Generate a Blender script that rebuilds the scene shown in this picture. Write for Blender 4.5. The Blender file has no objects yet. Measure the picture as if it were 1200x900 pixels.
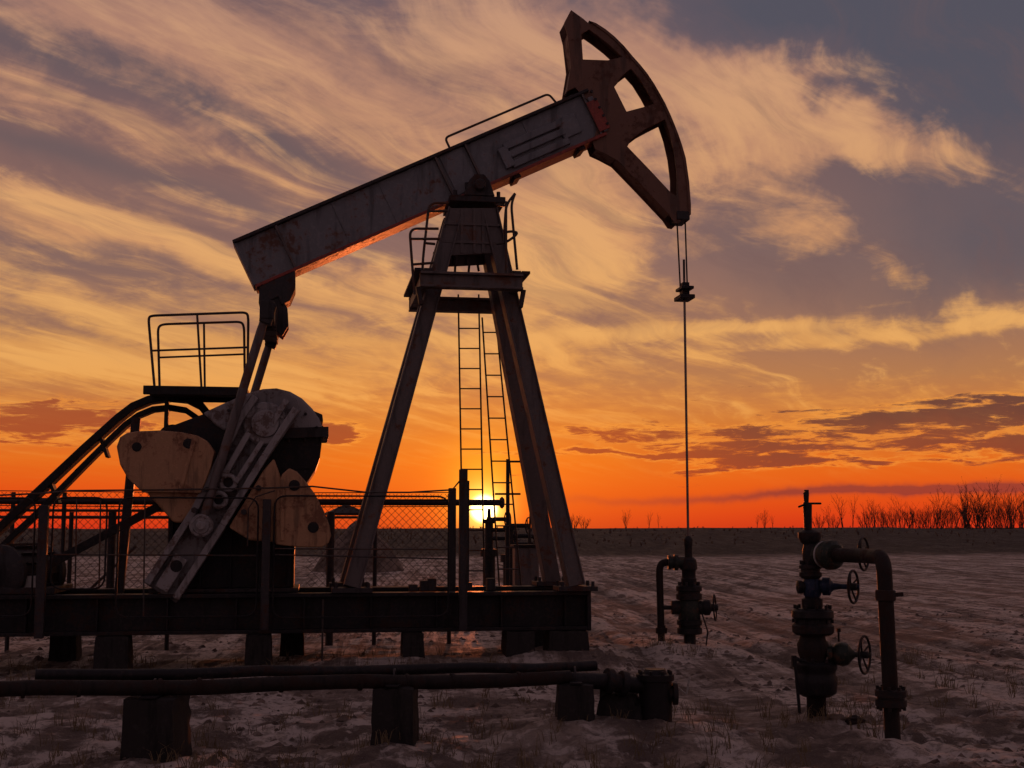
import bpy, bmesh, math, random
import numpy as np
from mathutils import Vector, Matrix
from mathutils.geometry import tessellate_polygon
R = math.radians
sc = bpy.context.scene
COL = sc.collection
rng = random.Random(7)

# ------------------------------------------------------------------ camera
FPX = 1500.0                      # focal length in pixels of a 1200 px wide frame
EYE = Vector((0, 0, 1.6))
PITCH = math.atan(172.0 / FPX)
cam_data = bpy.data.cameras.new('camera')
cam_data.sensor_width = 36.0; cam_data.sensor_fit = 'HORIZONTAL'
cam_data.lens = FPX / 1200.0 * 36.0
cam_data.clip_start = 0.05; cam_data.clip_end = 6000
cam = bpy.data.objects.new('camera', cam_data); COL.objects.link(cam)
cam.location = EYE
cam.rotation_euler = (math.pi / 2 + PITCH, 0, 0)
sc.camera = cam

def ray(px, py):
    x = (px - 600) / FPX; y = (450 - py) / FPX
    return Vector((x, math.cos(PITCH) - y * math.sin(PITCH), math.sin(PITCH) + y * math.cos(PITCH)))
def at(px, py, Y):
    d = ray(px, py)
    return EYE + d * (Y / d.y)

# ------------------------------------------------------------------ exposure
sc.view_settings.view_transform = 'Standard'
sc.view_settings.look = 'None'
sc.view_settings.exposure = 0.0
sc.view_settings.gamma = 1.0
sc.view_settings.use_curve_mapping = False
sc.cycles.use_denoising = True
sc.cycles.use_adaptive_sampling = True
sc.cycles.adaptive_threshold = 0.015
sc.cycles.adaptive_min_samples = 12
sc.cycles.max_bounces = 6
sc.cycles.diffuse_bounces = 3
sc.cycles.glossy_bounces = 3
sc.cycles.sample_clamp_indirect = 4.0

def lin(r, g, b):
    f = lambda c: (c / 12.92 if c <= 0.04045 else ((c + 0.055) / 1.055) ** 2.4)
    return (f(r / 255.0), f(g / 255.0), f(b / 255.0), 1.0)

# ------------------------------------------------------------------ small node language
class E:
    """a float socket with arithmetic"""
    nt = None
    def __init__(s, k): s.k = k
    @staticmethod
    def m(op, *a, clamp=False):
        n = E.nt.nodes.new('ShaderNodeMath'); n.operation = op; n.use_clamp = clamp
        for i, v in enumerate(a):
            if isinstance(v, E): E.nt.links.new(v.k, n.inputs[i])
            else: n.inputs[i].default_value = float(v)
        return E(n.outputs[0])
    def __add__(s, o): return E.m('ADD', s, o)
    __radd__ = __add__
    def __sub__(s, o): return E.m('SUBTRACT', s, o)
    def __rsub__(s, o): return E.m('SUBTRACT', o, s)
    def __mul__(s, o): return E.m('MULTIPLY', s, o)
    __rmul__ = __mul__
    def __truediv__(s, o): return E.m('DIVIDE', s, o)
    def exp(s): return E.m('EXPONENT', s)
    def mx(s, o): return E.m('MAXIMUM', s, o)
    def mn(s, o): return E.m('MINIMUM', s, o)
    def clamp(s): return E.m('ADD', s, 0.0, clamp=True)
    def pw(s, p): return E.m('POWER', s, p)
def smooth(x, a, b, lo=0.0, hi=1.0):
    n = E.nt.nodes.new('ShaderNodeMapRange'); n.interpolation_type = 'SMOOTHSTEP'
    E.nt.links.new(x.k, n.inputs[0])
    for i, v in ((1, a), (2, b), (3, lo), (4, hi)): n.inputs[i].default_value = v
    return E(n.outputs[0])
def vec3(x, y, z=0.0):
    n = E.nt.nodes.new('ShaderNodeCombineXYZ')
    for i, v in enumerate((x, y, z)):
        if isinstance(v, E): E.nt.links.new(v.k, n.inputs[i])
        else: n.inputs[i].default_value = v
    return n.outputs[0]
def noise(v, scale, detail=6, rough=0.55, dist=0.0, lac=2.0):
    n = E.nt.nodes.new('ShaderNodeTexNoise')
    if v is not None: E.nt.links.new(v, n.inputs['Vector'])
    n.inputs['Scale'].default_value = scale; n.inputs['Detail'].default_value = detail
    n.inputs['Roughness'].default_value = rough; n.inputs['Distortion'].default_value = dist
    n.inputs['Lacunarity'].default_value = lac
    return E(n.outputs[0])
def ramp(x, stops, interp='LINEAR'):
    n = E.nt.nodes.new('ShaderNodeValToRGB'); n.color_ramp.interpolation = interp
    E.nt.links.new(x.k, n.inputs[0])
    el = n.color_ramp.elements
    while len(el) < len(stops): el.new(0.5)
    for e, (p, c) in zip(el, stops): e.position = p; e.color = c
    return n.outputs[0]
def mix(f, a, b, mode='MIX'):
    n = E.nt.nodes.new('ShaderNodeMix'); n.data_type = 'RGBA'; n.blend_type = mode; n.clamp_factor = True
    if isinstance(f, E): E.nt.links.new(f.k, n.inputs[0])
    else: n.inputs[0].default_value = f
    for i, v in ((6, a), (7, b)):
        if isinstance(v, tuple): n.inputs[i].default_value = v
        else: E.nt.links.new(v, n.inputs[i])
    return n.outputs[2]

# ------------------------------------------------------------------ sky
SUN_PX = (567, 596)
_sd = ray(*SUN_PX).normalized()
SUN_AZ = math.atan2(_sd.x, _sd.y); SUN_EL = math.asin(_sd.z)
world = bpy.data.worlds.new('World'); sc.world = world; world.use_nodes = True
E.nt = world.node_tree; E.nt.nodes.clear()
def build_sky():
    nt = E.nt
    tc = nt.nodes.new('ShaderNodeTexCoord')
    sep = nt.nodes.new('ShaderNodeSeparateXYZ'); nt.links.new(tc.outputs['Generated'], sep.inputs[0])
    x, y, z = (E(o) for o in sep.outputs)
    K = 1500.0
    U = E.m('ARCTAN2', x, y) * K                 # azimuth, in units of 1/1500 rad
    V = E.m('ARCSINE', z) * K                    # elevation, same units
    def uv(px, py):
        d = ray(px, py).normalized()
        return math.atan2(d.x, d.y) * K, math.asin(d.z) * K
    # warped copies, for ragged cloud edges
    dirv = tc.outputs['Generated']
    w1 = noise(dirv, 7.0, 5, 0.6) - 0.5
    w2 = noise(vec3(x + 3.1, y - 1.7, z + 5.2), 9.0, 5, 0.6) - 0.5
    Uw = U + w1 * 240.0; Vw = V + w2 * 150.0
    Us, Vs = U + w1 * 60.0, V + w2 * 40.0
    def blob(px, py, sx, sy, rot=0.0, soft=False):
        u0, v0 = uv(px, py)
        c, s = math.cos(R(rot)), math.sin(R(rot))
        du, dv = (Us if soft else Uw) - u0, (Vs if soft else Vw) - v0
        a = (du * c + dv * s) / sx; b = (dv * c - du * s) / sy
        return ((a * a + b * b) * -1.0).exp()
    # ---- clear air behind the clouds
    f = (V / 1600.0).clamp()
    st = [(0, (204, 48, 24)), (16, (218, 60, 22)), (45, (226, 82, 22)), (80, (226, 104, 28)), (125, (202, 118, 54)), (175, (178, 119, 76)),
          (230, (156, 111, 88)), (320, (138, 103, 94)), (420, (128, 95, 90)), (520, (114, 89, 92)), (640, (102, 86, 94)), (850, (92, 82, 94)), (1600, (84, 76, 90))]
    base = ramp(f, [(v / 1600.0, lin(*c)) for v, c in st])
    # physical dusk sky, a little of it everywhere
    sky = nt.nodes.new('ShaderNodeTexSky'); sky.sky_type = 'NISHITA'; sky.sun_disc = False
    sky.sun_elevation = SUN_EL; sky.sun_rotation = SUN_AZ
    sky.air_density = 1.5; sky.dust_density = 2.0; sky.ozone_density = 2.0
    # the side of the sky away from the sun is cooler and dimmer
    us0 = SUN_AZ * K
    dU = E.m('ABSOLUTE', U - us0)
    away = smooth(dU, 600, 2600)
    f2 = ramp(f, [(v / 1600.0, lin(*c)) for v, c in ((0, (112, 82, 88)), (150, (122, 94, 98)), (400, (108, 94, 106)), (900, (94, 86, 100)), (1600, (84, 76, 90)))])
    base = mix(away, base, f2)
    # open blue-grey air, upper right
    blue = (blob(1190, 90, 270, 150, 0) + blob(1010, 0, 300, 52, -8) + blob(1190, 290, 150, 60) * 0.6).clamp()
    base = mix(blue * 0.9, base, lin(76, 77, 90))
    # greyer streaks of open air on the left
    grey = (blob(50, 62, 130, 24, -14, True) + blob(190, 95, 130, 18, -18, True) * 0.8 + blob(330, 172, 150, 20, -20, True) * 0.9 + blob(40, 165, 120, 14, -12, True) * 0.8 + blob(230, 225, 200, 18, -10, True) * 0.6
            + blob(120, 315, 200, 26, -8, True) * 0.5 + blob(960, 300, 160, 60, -10) * 0.5 + blob(880, 240, 60, 40) * 0.3).clamp()
    base = mix(grey * 0.7, base, lin(98, 84, 88))
    # ---- high streaky cloud, in the plane of the cloud deck
    h = E.m('MAXIMUM', z, 0.0) + 0.10
    qx, qy = x / h, y / h
    az0 = R(30)
    al = qx * math.sin(az0) + qy * math.cos(az0)
    ac = qx * math.cos(az0) - qy * math.sin(az0)
    wa = noise(vec3(qx, qy, 1.3), 0.7, 3, 0.55) - 0.5
    wb = noise(vec3(qx, qy, 7.9), 0.7, 3, 0.55) - 0.5
    al2 = al + wa * 1.6; ac2 = ac + wb * 0.75
    n1 = noise(vec3(al2 * 0.55, ac2 * 1.7, 2.0), 1.0, 6, 0.62, 0.2)
    n2 = noise(vec3(al2 * 0.75, ac2 * 5.5, 11.0), 1.0, 6, 0.58, 0.2)           # long fibres
    n3 = noise(vec3((al + wa) * 2.2, (ac + wb * .6) * 9.0, 21.0), 1.0, 6, 0.62, 0.3)
    n4 = noise(vec3(qx * 5.5 + wa * 2.5, qy * 4.5 + wb * 2.5, 41.0), 1.0, 6, 0.66, 0.5)
    n = n1 * 0.36 + n2 * 0.28 + n3 * 0.10 + n4 * 0.26
    cover = (blob(850, 110, 190, 50, -22) * 0.17 + blob(1030, 172, 140, 38, -16) * 0.17 + blob(640, 40, 160, 60, 0) * 0.05
             + blob(330, 60, 420, 80, -12) * 0.05 + blob(120, 262, 240, 20, -14, True) * 0.20 + blob(430, 330, 150, 18, -20) * 0.12
             + blob(650, 285, 90, 90, -40) * 0.16 + blob(800, 388, 300, 10, 2, True) * 0.16 + blob(1100, 385, 230, 10, 4, True) * 0.16
             + blob(980, 265, 120, 24, -28) * 0.08 + blob(1060, 320, 90, 14, -30, True) * 0.08 + blob(120, 425, 220, 17, -4, True) * 0.20 + blob(430, 440, 260, 30) * 0.08
             + blob(240, 140, 170, 20, -20) * 0.10 + blob(330, 215, 160, 14, -18, True) * 0.08 + blob(130, 370, 200, 10, -9, True) * 0.10
             - grey * 0.10 - blob(880, 330, 120, 40, 0) * 0.07 - blob(960, 430, 400, 26, 2, True) * 0.05 + blob(690, 330, 130, 50, -35) * 0.05
             - blue * 0.15 - smooth(V, 120, 200) * smooth(V, 330, 480, 1.0, 0.0) * 0.028)
    lowfade = smooth(V, 40, 170)
    hifade = smooth(V, 500, 1100, 1.0, 0.65)
    dens = smooth(n + cover, 0.43, 0.585) * lowfade * hifade
    cst = [(0, (232, 124, 38)), (90, (232, 136, 44)), (150, (224, 148, 70)), (230, (220, 158, 90)), (330, (216, 154, 102)), (450, (200, 144, 108)), (600, (178, 130, 110)), (1000, (168, 128, 118)), (1600, (150, 120, 118))]
    cc = ramp(f, [(v / 1600.0, lin(*c)) for v, c in cst])
    cc = mix(away * 0.7, cc, lin(126, 106, 112))
    col = mix(dens * 0.80, base, cc)
    # thin brighter filaments
    fil = smooth(n2 * 0.5 + n3 * 0.4 + n4 * 0.10 + cover * 0.8, 0.49, 0.64) * lowfade * (1.0 - away)
    col = mix(fil * 0.50, col, ramp((V / 600.0).clamp(), [(0, lin(250, 176, 80)), (.5, lin(240, 180, 108)), (1, lin(218, 166, 126))]))
    # cooler shadowed undersides, mottled
    sh = smooth(noise(vec3(al2 * 0.8, ac2 * 4.4, 31.0), 1.0, 6, 0.66, 0.3), 0.46, 0.66) * smooth(V, 130, 330)
    col = mix(sh * 0.42, col, lin(110, 84, 84))
    # ---- warm glow about the sun
    gx = (U - us0) / 260.0; gy = (V - 70.0) / 100.0
    glow = ((gx * gx + gy * gy) * -1.0).exp()
    col = mix(glow * 0.30, col, lin(246, 138, 32))
    gx = (U - us0) / 40.0; gy = (V - 48.0) / 52.0
    glow2 = ((gx * gx + gy * gy) * -1.0).exp()
    col = mix(glow2 * 0.75, col, lin(255, 178, 44))
    # ---- low dark bars of cloud, broken into flakes
    lb = noise(vec3(U / 62.0 + w1 * 1.2, V / 10.0 + w2 * 1.0, 3.0), 1.0, 7, 0.66, 0.3)
    bank = (blob(1150, 484, 140, 17, 3, True) * 0.33 + blob(1020, 510, 150, 26, 0, True) * 0.17 + blob(890, 543, 90, 9, 0, True) * 0.24 + blob(750, 508, 110, 12, 0, True) * 0.25
            + blob(40, 494, 170, 24, -3, True) * 0.34 + blob(400, 505, 34, 12, 0, True) * 0.42 + blob(740, 531, 170, 4, 0, True) * 0.30 + blob(1190, 525, 90, 16, 0, True) * 0.30 + blob(870, 520, 90, 20, 0, True) * 0.15 + blob(960, 548, 120, 6, 0, True) * 0.14)
    rim = smooth(lb + bank, 0.58, 0.66) * smooth(lb + bank, 0.66, 0.73, 1.0, 0.0) * smooth(bank, 0.04, 0.14) * smooth(V, 30, 60)
    col = mix(rim * 0.45, col, lin(250, 158, 60))
    bd = smooth(lb + bank, 0.655, 0.785) * smooth(V, 12, 40) * smooth(V, 200, 300, 1.0, 0.0)
    right = smooth(U, 100, 350)
    bcol = ramp((V / 220.0).clamp(), [(0, lin(160, 48, 30)), (0.35, lin(164, 66, 36)), (0.6, lin(150, 70, 44)), (1, lin(140, 76, 56))])
    bcol = mix(right, bcol, ramp((V / 220.0).clamp(), [(0, lin(150, 50, 34)), (0.3, lin(140, 62, 44)), (0.5, lin(96, 54, 50)), (1, lin(70, 52, 60))]))
    col = mix(bd * 0.92, col, bcol)
    # soft red veil behind the flakes
    veil = (blob(1100, 525, 170, 24, 0) * 0.6 + blob(50, 492, 190, 26, -2, True) * 0.55 + blob(760, 515, 120, 18) * 0.4).clamp()
    col = mix(veil * 0.42, col, lin(188, 88, 44))
    band = (blob(1010, 578, 260, 4.5, 1.2, True) + blob(1170, 572, 170, 5, 1, True)).clamp()
    col = mix(band * 0.75, col, lin(124, 52, 52))
    # ---- below the horizon (never seen, keeps the light honest)
    col = mix(smooth(V, -60, 0, 1.0, 0.0), col, lin(60, 44, 40))
    # ---- the sun itself
    d = nt.nodes.new('ShaderNodeVectorMath'); d.operation = 'DOT_PRODUCT'
    nt.links.new(dirv, d.inputs[0]); d.inputs[1].default_value = tuple(_sd)
    ang = E.m('ARCCOSINE', E(d.outputs['Value']).mn(1.0)) * K
    disc = smooth(ang, 9.0, 19.0, 1.0, 0.0)
    aur = ((ang / 22.0).pw(2.0) * -1.0).exp()
    aur2 = ((ang / 52.0) * -1.0).exp()
    def addc(c, f, rgb):
        n = nt.nodes.new('ShaderNodeMix'); n.data_type = 'RGBA'; n.blend_type = 'ADD'; n.clamp_factor = False
        nt.links.new(f.k, n.inputs[0]); nt.links.new(c, n.inputs[6]); n.inputs[7].default_value = rgb
        return n.outputs[2]
    col = addc(col, aur2, (0.42, 0.10, 0.004, 1))
    col = addc(col, aur, (1.6, 1.05, 0.26, 1))
    col = addc(col, disc, (5.0, 4.2, 1.9, 1))
    bg = nt.nodes.new('ShaderNodeBackground'); nt.links.new(col, bg.inputs[0]); bg.inputs[1].default_value = 1.0
    bg2 = nt.nodes.new('ShaderNodeBackground'); nt.links.new(sky.outputs[0], bg2.inputs[0]); bg2.inputs[1].default_value = 0.012
    ad = nt.nodes.new('ShaderNodeAddShader'); nt.links.new(bg.outputs[0], ad.inputs[0]); nt.links.new(bg2.outputs[0], ad.inputs[1])
    out = nt.nodes.new('ShaderNodeOutputWorld'); nt.links.new(ad.outputs[0], out.inputs[0])
build_sky()
world.cycles.sampling_method = 'MANUAL'; world.cycles.sample_map_resolution = 512

# ------------------------------------------------------------------ sun lamp
sun_data = bpy.data.lights.new('sun', 'SUN'); sun_data.energy = 0.9; sun_data.angle = R(0.6)
sun_data.color = (1.0, 0.20, 0.05)
sun = bpy.data.objects.new('sun', sun_data); COL.objects.link(sun)
sun.rotation_euler = (-_sd).to_track_quat('-Z', 'Y').to_euler()
sun.location = (-2, 60, 12)

# ================================================================== mesh helpers
MATS = {}
def new_mat(name):
    m = bpy.data.materials.new(name); m.use_nodes = True
    nt = m.node_tree; E.nt = nt
    return m, nt, nt.nodes['Principled BSDF']
def geo_coord(nt, kind='Object'):
    return nt.nodes.new('ShaderNodeTexCoord').outputs[kind]
def bump(nt, bsdf, h, strength, dist=0.01, prev=None):
    b = nt.nodes.new('ShaderNodeBump'); b.inputs['Strength'].default_value = strength; b.inputs['Distance'].default_value = dist
    nt.links.new(h.k, b.inputs['Height'])
    if prev is not None: nt.links.new(prev, b.inputs['Normal'])
    nt.links.new(b.outputs[0], bsdf.inputs['Normal'])
    return b.outputs[0]
def steel(name, paint, rust=(0.10, 0.035, 0.015, 1), amount=0.5, rough=0.5, metal=0.0, scale=3.0, light=None, bstr=0.35, streak=True, spec=.5):
    """weathered painted steel: paint, worn paler patches, rust and grease streaks"""
    m, nt, b = new_mat(name)
    co = geo_coord(nt)
    mp = nt.nodes.new('ShaderNodeMapping'); nt.links.new(co, mp.inputs[0])
    n1 = noise(mp.outputs[0], scale, 8, 0.65, 0.3)
    n2 = noise(mp.outputs[0], scale * 7.3, 6, 0.7)
    mp2 = nt.nodes.new('ShaderNodeMapping'); nt.links.new(co, mp2.inputs[0]); mp2.inputs['Scale'].default_value = (5.0, 5.0, 0.7)
    n3 = noise(mp2.outputs[0], scale * 0.9, 6, 0.6)
    pale = light or tuple(min(1, c * 1.7 + 0.02) for c in paint[:3]) + (1,)
    dark = tuple(c * 0.35 for c in paint[:3]) + (1,)
    c = mix(smooth(n2 * 0.5 + n1 * 0.5, 0.48, 0.62), paint, pale)
    c = mix(smooth(n3, 0.50, 0.68) * (0.75 if streak else 0.4), c, dark)
    rm = smooth(n1 * 0.6 + n2 * 0.4 + (amount - 0.5) * 0.25, 0.50, 0.60)
    c = mix(rm * 0.9, c, rust)
    nt.links.new(c, b.inputs['Base Color'])
    rr = rm * 0.25 + n2 * 0.25 + (rough - 0.12)
    nt.links.new(rr.k, b.inputs['Roughness'])
    b.inputs['Metallic'].default_value = metal; b.inputs['Specular IOR Level'].default_value = spec
    bump(nt, b, n2 * 0.6 + n1 * 0.6 + rm * 0.25, bstr, 0.012)
    MATS[name] = m
    return m

def finish(me, smooth_angle=None):
    if smooth_angle is not None:
        for p in me.polygons: p.use_smooth = True
        me.set_sharp_from_angle(angle=R(smooth_angle))
    me.validate(); me.update()

class MB:
    """collects shapes, builds ONE mesh object"""
    def __init__(s): s.v = []; s.f = []
    def add(s, vs, fs):
        o = len(s.v); s.v += [tuple(v) for v in vs]; s.f += [tuple(i + o for i in f) for f in fs]; return s
    def hexa(s, c):         # 8 corners: bottom ring 0-3, top ring 4-7
        return s.add(c, [(0, 3, 2, 1), (4, 5, 6, 7), (0, 1, 5, 4), (1, 2, 6, 5), (2, 3, 7, 6), (3, 0, 4, 7)])
    def box(s, lo, hi):
        (a, b, c), (d, e, f) = lo, hi
        return s.hexa([(a, b, c), (d, b, c), (d, e, c), (a, e, c), (a, b, f), (d, b, f), (d, e, f), (a, e, f)])
    def bar(s, p, q, w, h=None, up=(0, 1, 0), w2=None, h2=None):
        """rectangular bar from p to q; h is measured along `up`, w across"""
        p, q = Vector(p), Vector(q); h = h or w; w2 = w2 or w; h2 = h2 or h
        t = (q - p).normalized(); u = Vector(up); u = (u - t * u.dot(t)).normalized(); r = t.cross(u)
        k = []
        for o, a, b in ((p, w, h), (q, w2, h2)):
            k += [o - r * a / 2 - u * b / 2, o + r * a / 2 - u * b / 2, o + r * a / 2 + u * b / 2, o - r * a / 2 + u * b / 2]
        return s.hexa(k)
    def tube(s, pts, r, n=8, cap=True, closed=False):
        pts = [Vector(p) for p in pts]; m = len(pts)
        rs = r if isinstance(r, (list, tuple)) else [r] * m
        vs, fs = [], []
        prev = None
        for i, p in enumerate(pts):
            if closed: t = pts[(i + 1) % m] - pts[i - 1]
            else: t = pts[min(i + 1, m - 1)] - pts[max(i - 1, 0)]
            t.normalize()
            if prev is None:
                a = Vector((0, 0, 1)) if abs(t.z) < 0.9 else Vector((1, 0, 0))
                u = (a - t * a.dot(t)).normalized()
            else: u = (prev - t * prev.dot(t)).normalized()
            prev = u; w = t.cross(u)
            for k in range(n):
                a = 2 * math.pi * k / n
                vs.append(p + (u * math.cos(a) + w * math.sin(a)) * rs[i])
        for i in range(m if closed else m - 1):
            j = (i + 1) % m
            for k in range(n):
                fs.append((i * n + k, i * n + (k + 1) % n, j * n + (k + 1) % n, j * n + k))
        if cap and not closed:
            fs.append(tuple(range(n - 1, -1, -1))); fs.append(tuple((m - 1) * n + k for k in range(n)))
        return s.add(vs, fs)
    def lathe(s, p, q, prof, n=20):
        """prof: (t along p->q in metres, radius)"""
        p, q = Vector(p), Vector(q); t = (q - p).normalized()
        pts = []; rs = []
        a = Vector((0, 0, 1)) if abs(t.z) < 0.9 else Vector((1, 0, 0))
        u = (a - t * a.dot(t)).normalized(); w = t.cross(u)
        vs, fs = [], []
        for d, r in prof:
            for k in range(n):
                an = 2 * math.pi * k / n
                vs.append(p + t * d + (u * math.cos(an) + w * math.sin(an)) * max(r, 1e-4))
        for i in range(len(prof) - 1):
            for k in range(n):
                fs.append((i * n + k, i * n + (k + 1) % n, (i + 1) * n + (k + 1) % n, (i + 1) * n + k))
        fs.append(tuple(range(n - 1, -1, -1))); fs.append(tuple((len(prof) - 1) * n + k for k in range(n)))
        return s.add(vs, fs)
    def ring(s, c, axis, R0, r, n=28, m=8):
        c, t = Vector(c), Vector(axis).normalized()
        a = Vector((0, 0, 1)) if abs(t.z) < 0.9 else Vector((1, 0, 0))
        u = (a - t * a.dot(t)).normalized(); w = t.cross(u)
        return s.tube([c + (u * math.cos(2 * math.pi * k / n) + w * math.sin(2 * math.pi * k / n)) * R0 for k in range(n)], r, m, closed=True)
    def bolts(s, c, axis, R0, n, r, h, sides=6):
        """a circle of hexagon heads, standing out by h along the axis"""
        c, t = Vector(c), Vector(axis).normalized()
        a = Vector((0, 0, 1)) if abs(t.z) < 0.9 else Vector((1, 0, 0))
        u = (a - t * a.dot(t)).normalized(); w = t.cross(u)
        for k in range(n):
            an = 2 * math.pi * (k + 0.5) / n
            p = c + (u * math.cos(an) + w * math.sin(an)) * R0
            s.tube([p - t * 0.002, p + t * h], r, sides)
        return s
    def plate(s, loops, v0, v1, lift=lambda a, b, v: Vector((a, v, b))):
        """flat plate in the (a,b) plane between v0 and v1; loops[0] outline, the rest holes"""
        L = [[Vector((a, b, 0)) for a, b in lp] for lp in loops]
        flat = [p for lp in L for p in lp]
        tri = tessellate_polygon(L)
        n = len(flat)
        vs = [lift(p.x, p.y, v0) for p in flat] + [lift(p.x, p.y, v1) for p in flat]
        fs = []
        for t in tri:
            fs.append(tuple(t)); fs.append(tuple(i + n for i in reversed(t)))
        o = 0
        for lp in L:
            k = len(lp)
            for i in range(k):
                j = (i + 1) % k
                fs.append((o + i, o + j, o + j + n, o + i + n))
            o += k
        return s.add(vs, fs)
    def build(s, name, mat, parent=None, bevel=0.0, smooth_angle=None, seg=2, recalc=True):
        me = bpy.data.meshes.new(name); me.from_pydata(s.v, [], s.f)
        if recalc:
            bm = bmesh.new(); bm.from_mesh(me); bmesh.ops.recalc_face_normals(bm, faces=bm.faces); bm.to_mesh(me); bm.free()
        me.materials.append(MATS[mat] if isinstance(mat, str) else mat)
        finish(me, smooth_angle)
        o = bpy.data.objects.new(name, me); COL.objects.link(o)
        if parent is not None: o.parent = parent
        if bevel:
            b = o.modifiers.new('edge', 'BEVEL'); b.width = bevel; b.segments = seg; b.limit_method = 'ANGLE'; b.angle_limit = R(40)
        return o

def tag(o, label=None, cat=None, group=None, kind=None):
    for k, v in (('label', label), ('category', cat), ('group', group), ('kind', kind)):
        if v: o[k] = v
    return o
def empty(name, loc, rz=0.0):
    o = bpy.data.objects.new(name, None); COL.objects.link(o)
    o.location = loc; o.rotation_euler = (0, 0, rz); o.empty_display_size = 0.3
    return o
def copy_tree(o, parent=None):
    c = o.copy(); COL.objects.link(c)
    if parent is not None: c.parent = parent
    for ch in list(o.children): copy_tree(ch, c)
    return c
def round_path(pts, rad=0.06, n=5):
    """polyline with rounded corners"""
    pts = [Vector(p) for p in pts]; out = [pts[0]]
    for i in range(1, len(pts) - 1):
        a, b, c = pts[i - 1], pts[i], pts[i + 1]
        r1 = min(rad, (a - b).length * 0.45); r2 = min(rad, (c - b).length * 0.45)
        p = b + (a - b).normalized() * r1; q = b + (c - b).normalized() * r2
        for k in range(n + 1):
            t = k / n
            out.append(p * (1 - t) ** 2 + b * 2 * t * (1 - t) + q * t * t)
    out.append(pts[-1])
    return out

def rough_block(m, corners, n=(5, 5, 7), amp=.012, seed=1):
    """a weathered hexahedron: gridded faces, worn and chipped by noise"""
    c = [Vector(k) for k in corners]; rr = random.Random(seed); idx = {}; vs = []; fs = []
    def P3(i, j, k):
        if (i, j, k) in idx: return idx[(i, j, k)]
        u, v, w = i / n[0], j / n[1], k / n[2]
        lo = c[0].lerp(c[1], u).lerp(c[3].lerp(c[2], u), v); hi = c[4].lerp(c[5], u).lerp(c[7].lerp(c[6], u), v); p = lo.lerp(hi, w)
        ed = (i in (0, n[0])) + (j in (0, n[1])) + (k in (0, n[2])); ctr = sum(c, Vector()) / 8
        p = p + (ctr - p).normalized() * (amp * .8 * (ed - 1) * rr.random() * (2.2 if rr.random() < .15 else 1)) + Vector((rr.uniform(-1, 1), rr.uniform(-1, 1), rr.uniform(-1, 1))) * amp * .35
        idx[(i, j, k)] = len(vs); vs.append(p); return idx[(i, j, k)]
    a, b, d = n
    for i in range(a):
        for j in range(b):
            fs.append((P3(i, j, d), P3(i + 1, j, d), P3(i + 1, j + 1, d), P3(i, j + 1, d))); fs.append((P3(i, j, 0), P3(i, j + 1, 0), P3(i + 1, j + 1, 0), P3(i + 1, j, 0)))
    for i in range(a):
        for k in range(d):
            fs.append((P3(i, 0, k), P3(i + 1, 0, k), P3(i + 1, 0, k + 1), P3(i, 0, k + 1))); fs.append((P3(i, b, k), P3(i, b, k + 1), P3(i + 1, b, k + 1), P3(i + 1, b, k)))
    for j in range(b):
        for k in range(d):
            fs.append((P3(0, j, k), P3(0, j, k + 1), P3(0, j + 1, k + 1), P3(0, j + 1, k))); fs.append((P3(a, j, k), P3(a, j + 1, k), P3(a, j + 1, k + 1), P3(a, j, k + 1)))
    return m.add(vs, fs)

class Frame:
    """a thing's own axes: a along, v away from the camera, w up; L() meets a line of sight with a plane v = const"""
    def __init__(s, x, y, rz):
        s.loc = Vector((x, y, 0)); s.rz = rz
        s.inv = Matrix.Rotation(-rz, 3, 'Z')
    def L(s, px, py, v):
        o = s.inv @ (EYE - s.loc); d = s.inv @ ray(px, py)
        return o + d * ((v - o.y) / d.y)
    def P(s, pts, v): return [(q.x, q.z) for q in (s.L(a, b, v) for a, b in pts)]

# ================================================================== materials
steel('grey_paint', (0.135, 0.14, 0.155, 1), amount=0.46, rough=0.5, scale=1.6)
steel('leg_paint', (0.095, 0.074, 0.07, 1), amount=0.5, rough=0.5, scale=2.0)
steel('horse_paint', (0.14, 0.062, 0.036, 1), rust=(0.07, 0.025, 0.014, 1), amount=0.55, rough=0.55, scale=1.8)
steel('sunlit_red', (0.24, 0.03, 0.018, 1), amount=0.45, rough=0.5, scale=3)  # red of the low sun on undersides and facets, put into the base colour
steel('ochre_paint', (0.38, 0.20, 0.10, 1), rust=(0.16, 0.065, 0.035, 1), amount=0.50, rough=0.6, scale=2.6, bstr=.6)
steel('crank_paint', (0.27, 0.25, 0.25, 1), rust=(0.09, 0.05, 0.035, 1), amount=0.55, rough=0.55, scale=3.0)
steel('crank_web_shade', (0.17, 0.155, 0.155, 1), rust=(0.06, 0.035, 0.026, 1), amount=0.56, rough=0.55, scale=3.5, bstr=.6)  # crank paint darkened to hold the recess shade between the flanges
steel('dark_steel', (0.034, 0.03, 0.032, 1), rust=(0.05, 0.02, 0.012, 1), amount=0.5, rough=0.5, scale=3, spec=.22)
steel('black_steel', (0.014, 0.0125, 0.014, 1), rust=(0.035, 0.016, 0.011, 1), amount=0.5, rough=0.5, scale=3, spec=.22)
steel('rail_steel', (0.06, 0.05, 0.045, 1), amount=0.6, rough=0.45, scale=5, spec=.22)
steel('rust_pipe', (0.017, 0.012, 0.0105, 1), rust=(0.026, 0.013, 0.010, 1), amount=0.6, rough=0.6, scale=4, spec=.22)
steel('blue_valve', (0.012, 0.022, 0.05, 1), amount=0.42, rough=0.45, scale=6, spec=.22)
steel('green_valve', (0.022, 0.028, 0.022, 1), amount=0.45, rough=0.45, scale=6, spec=.22)
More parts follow.
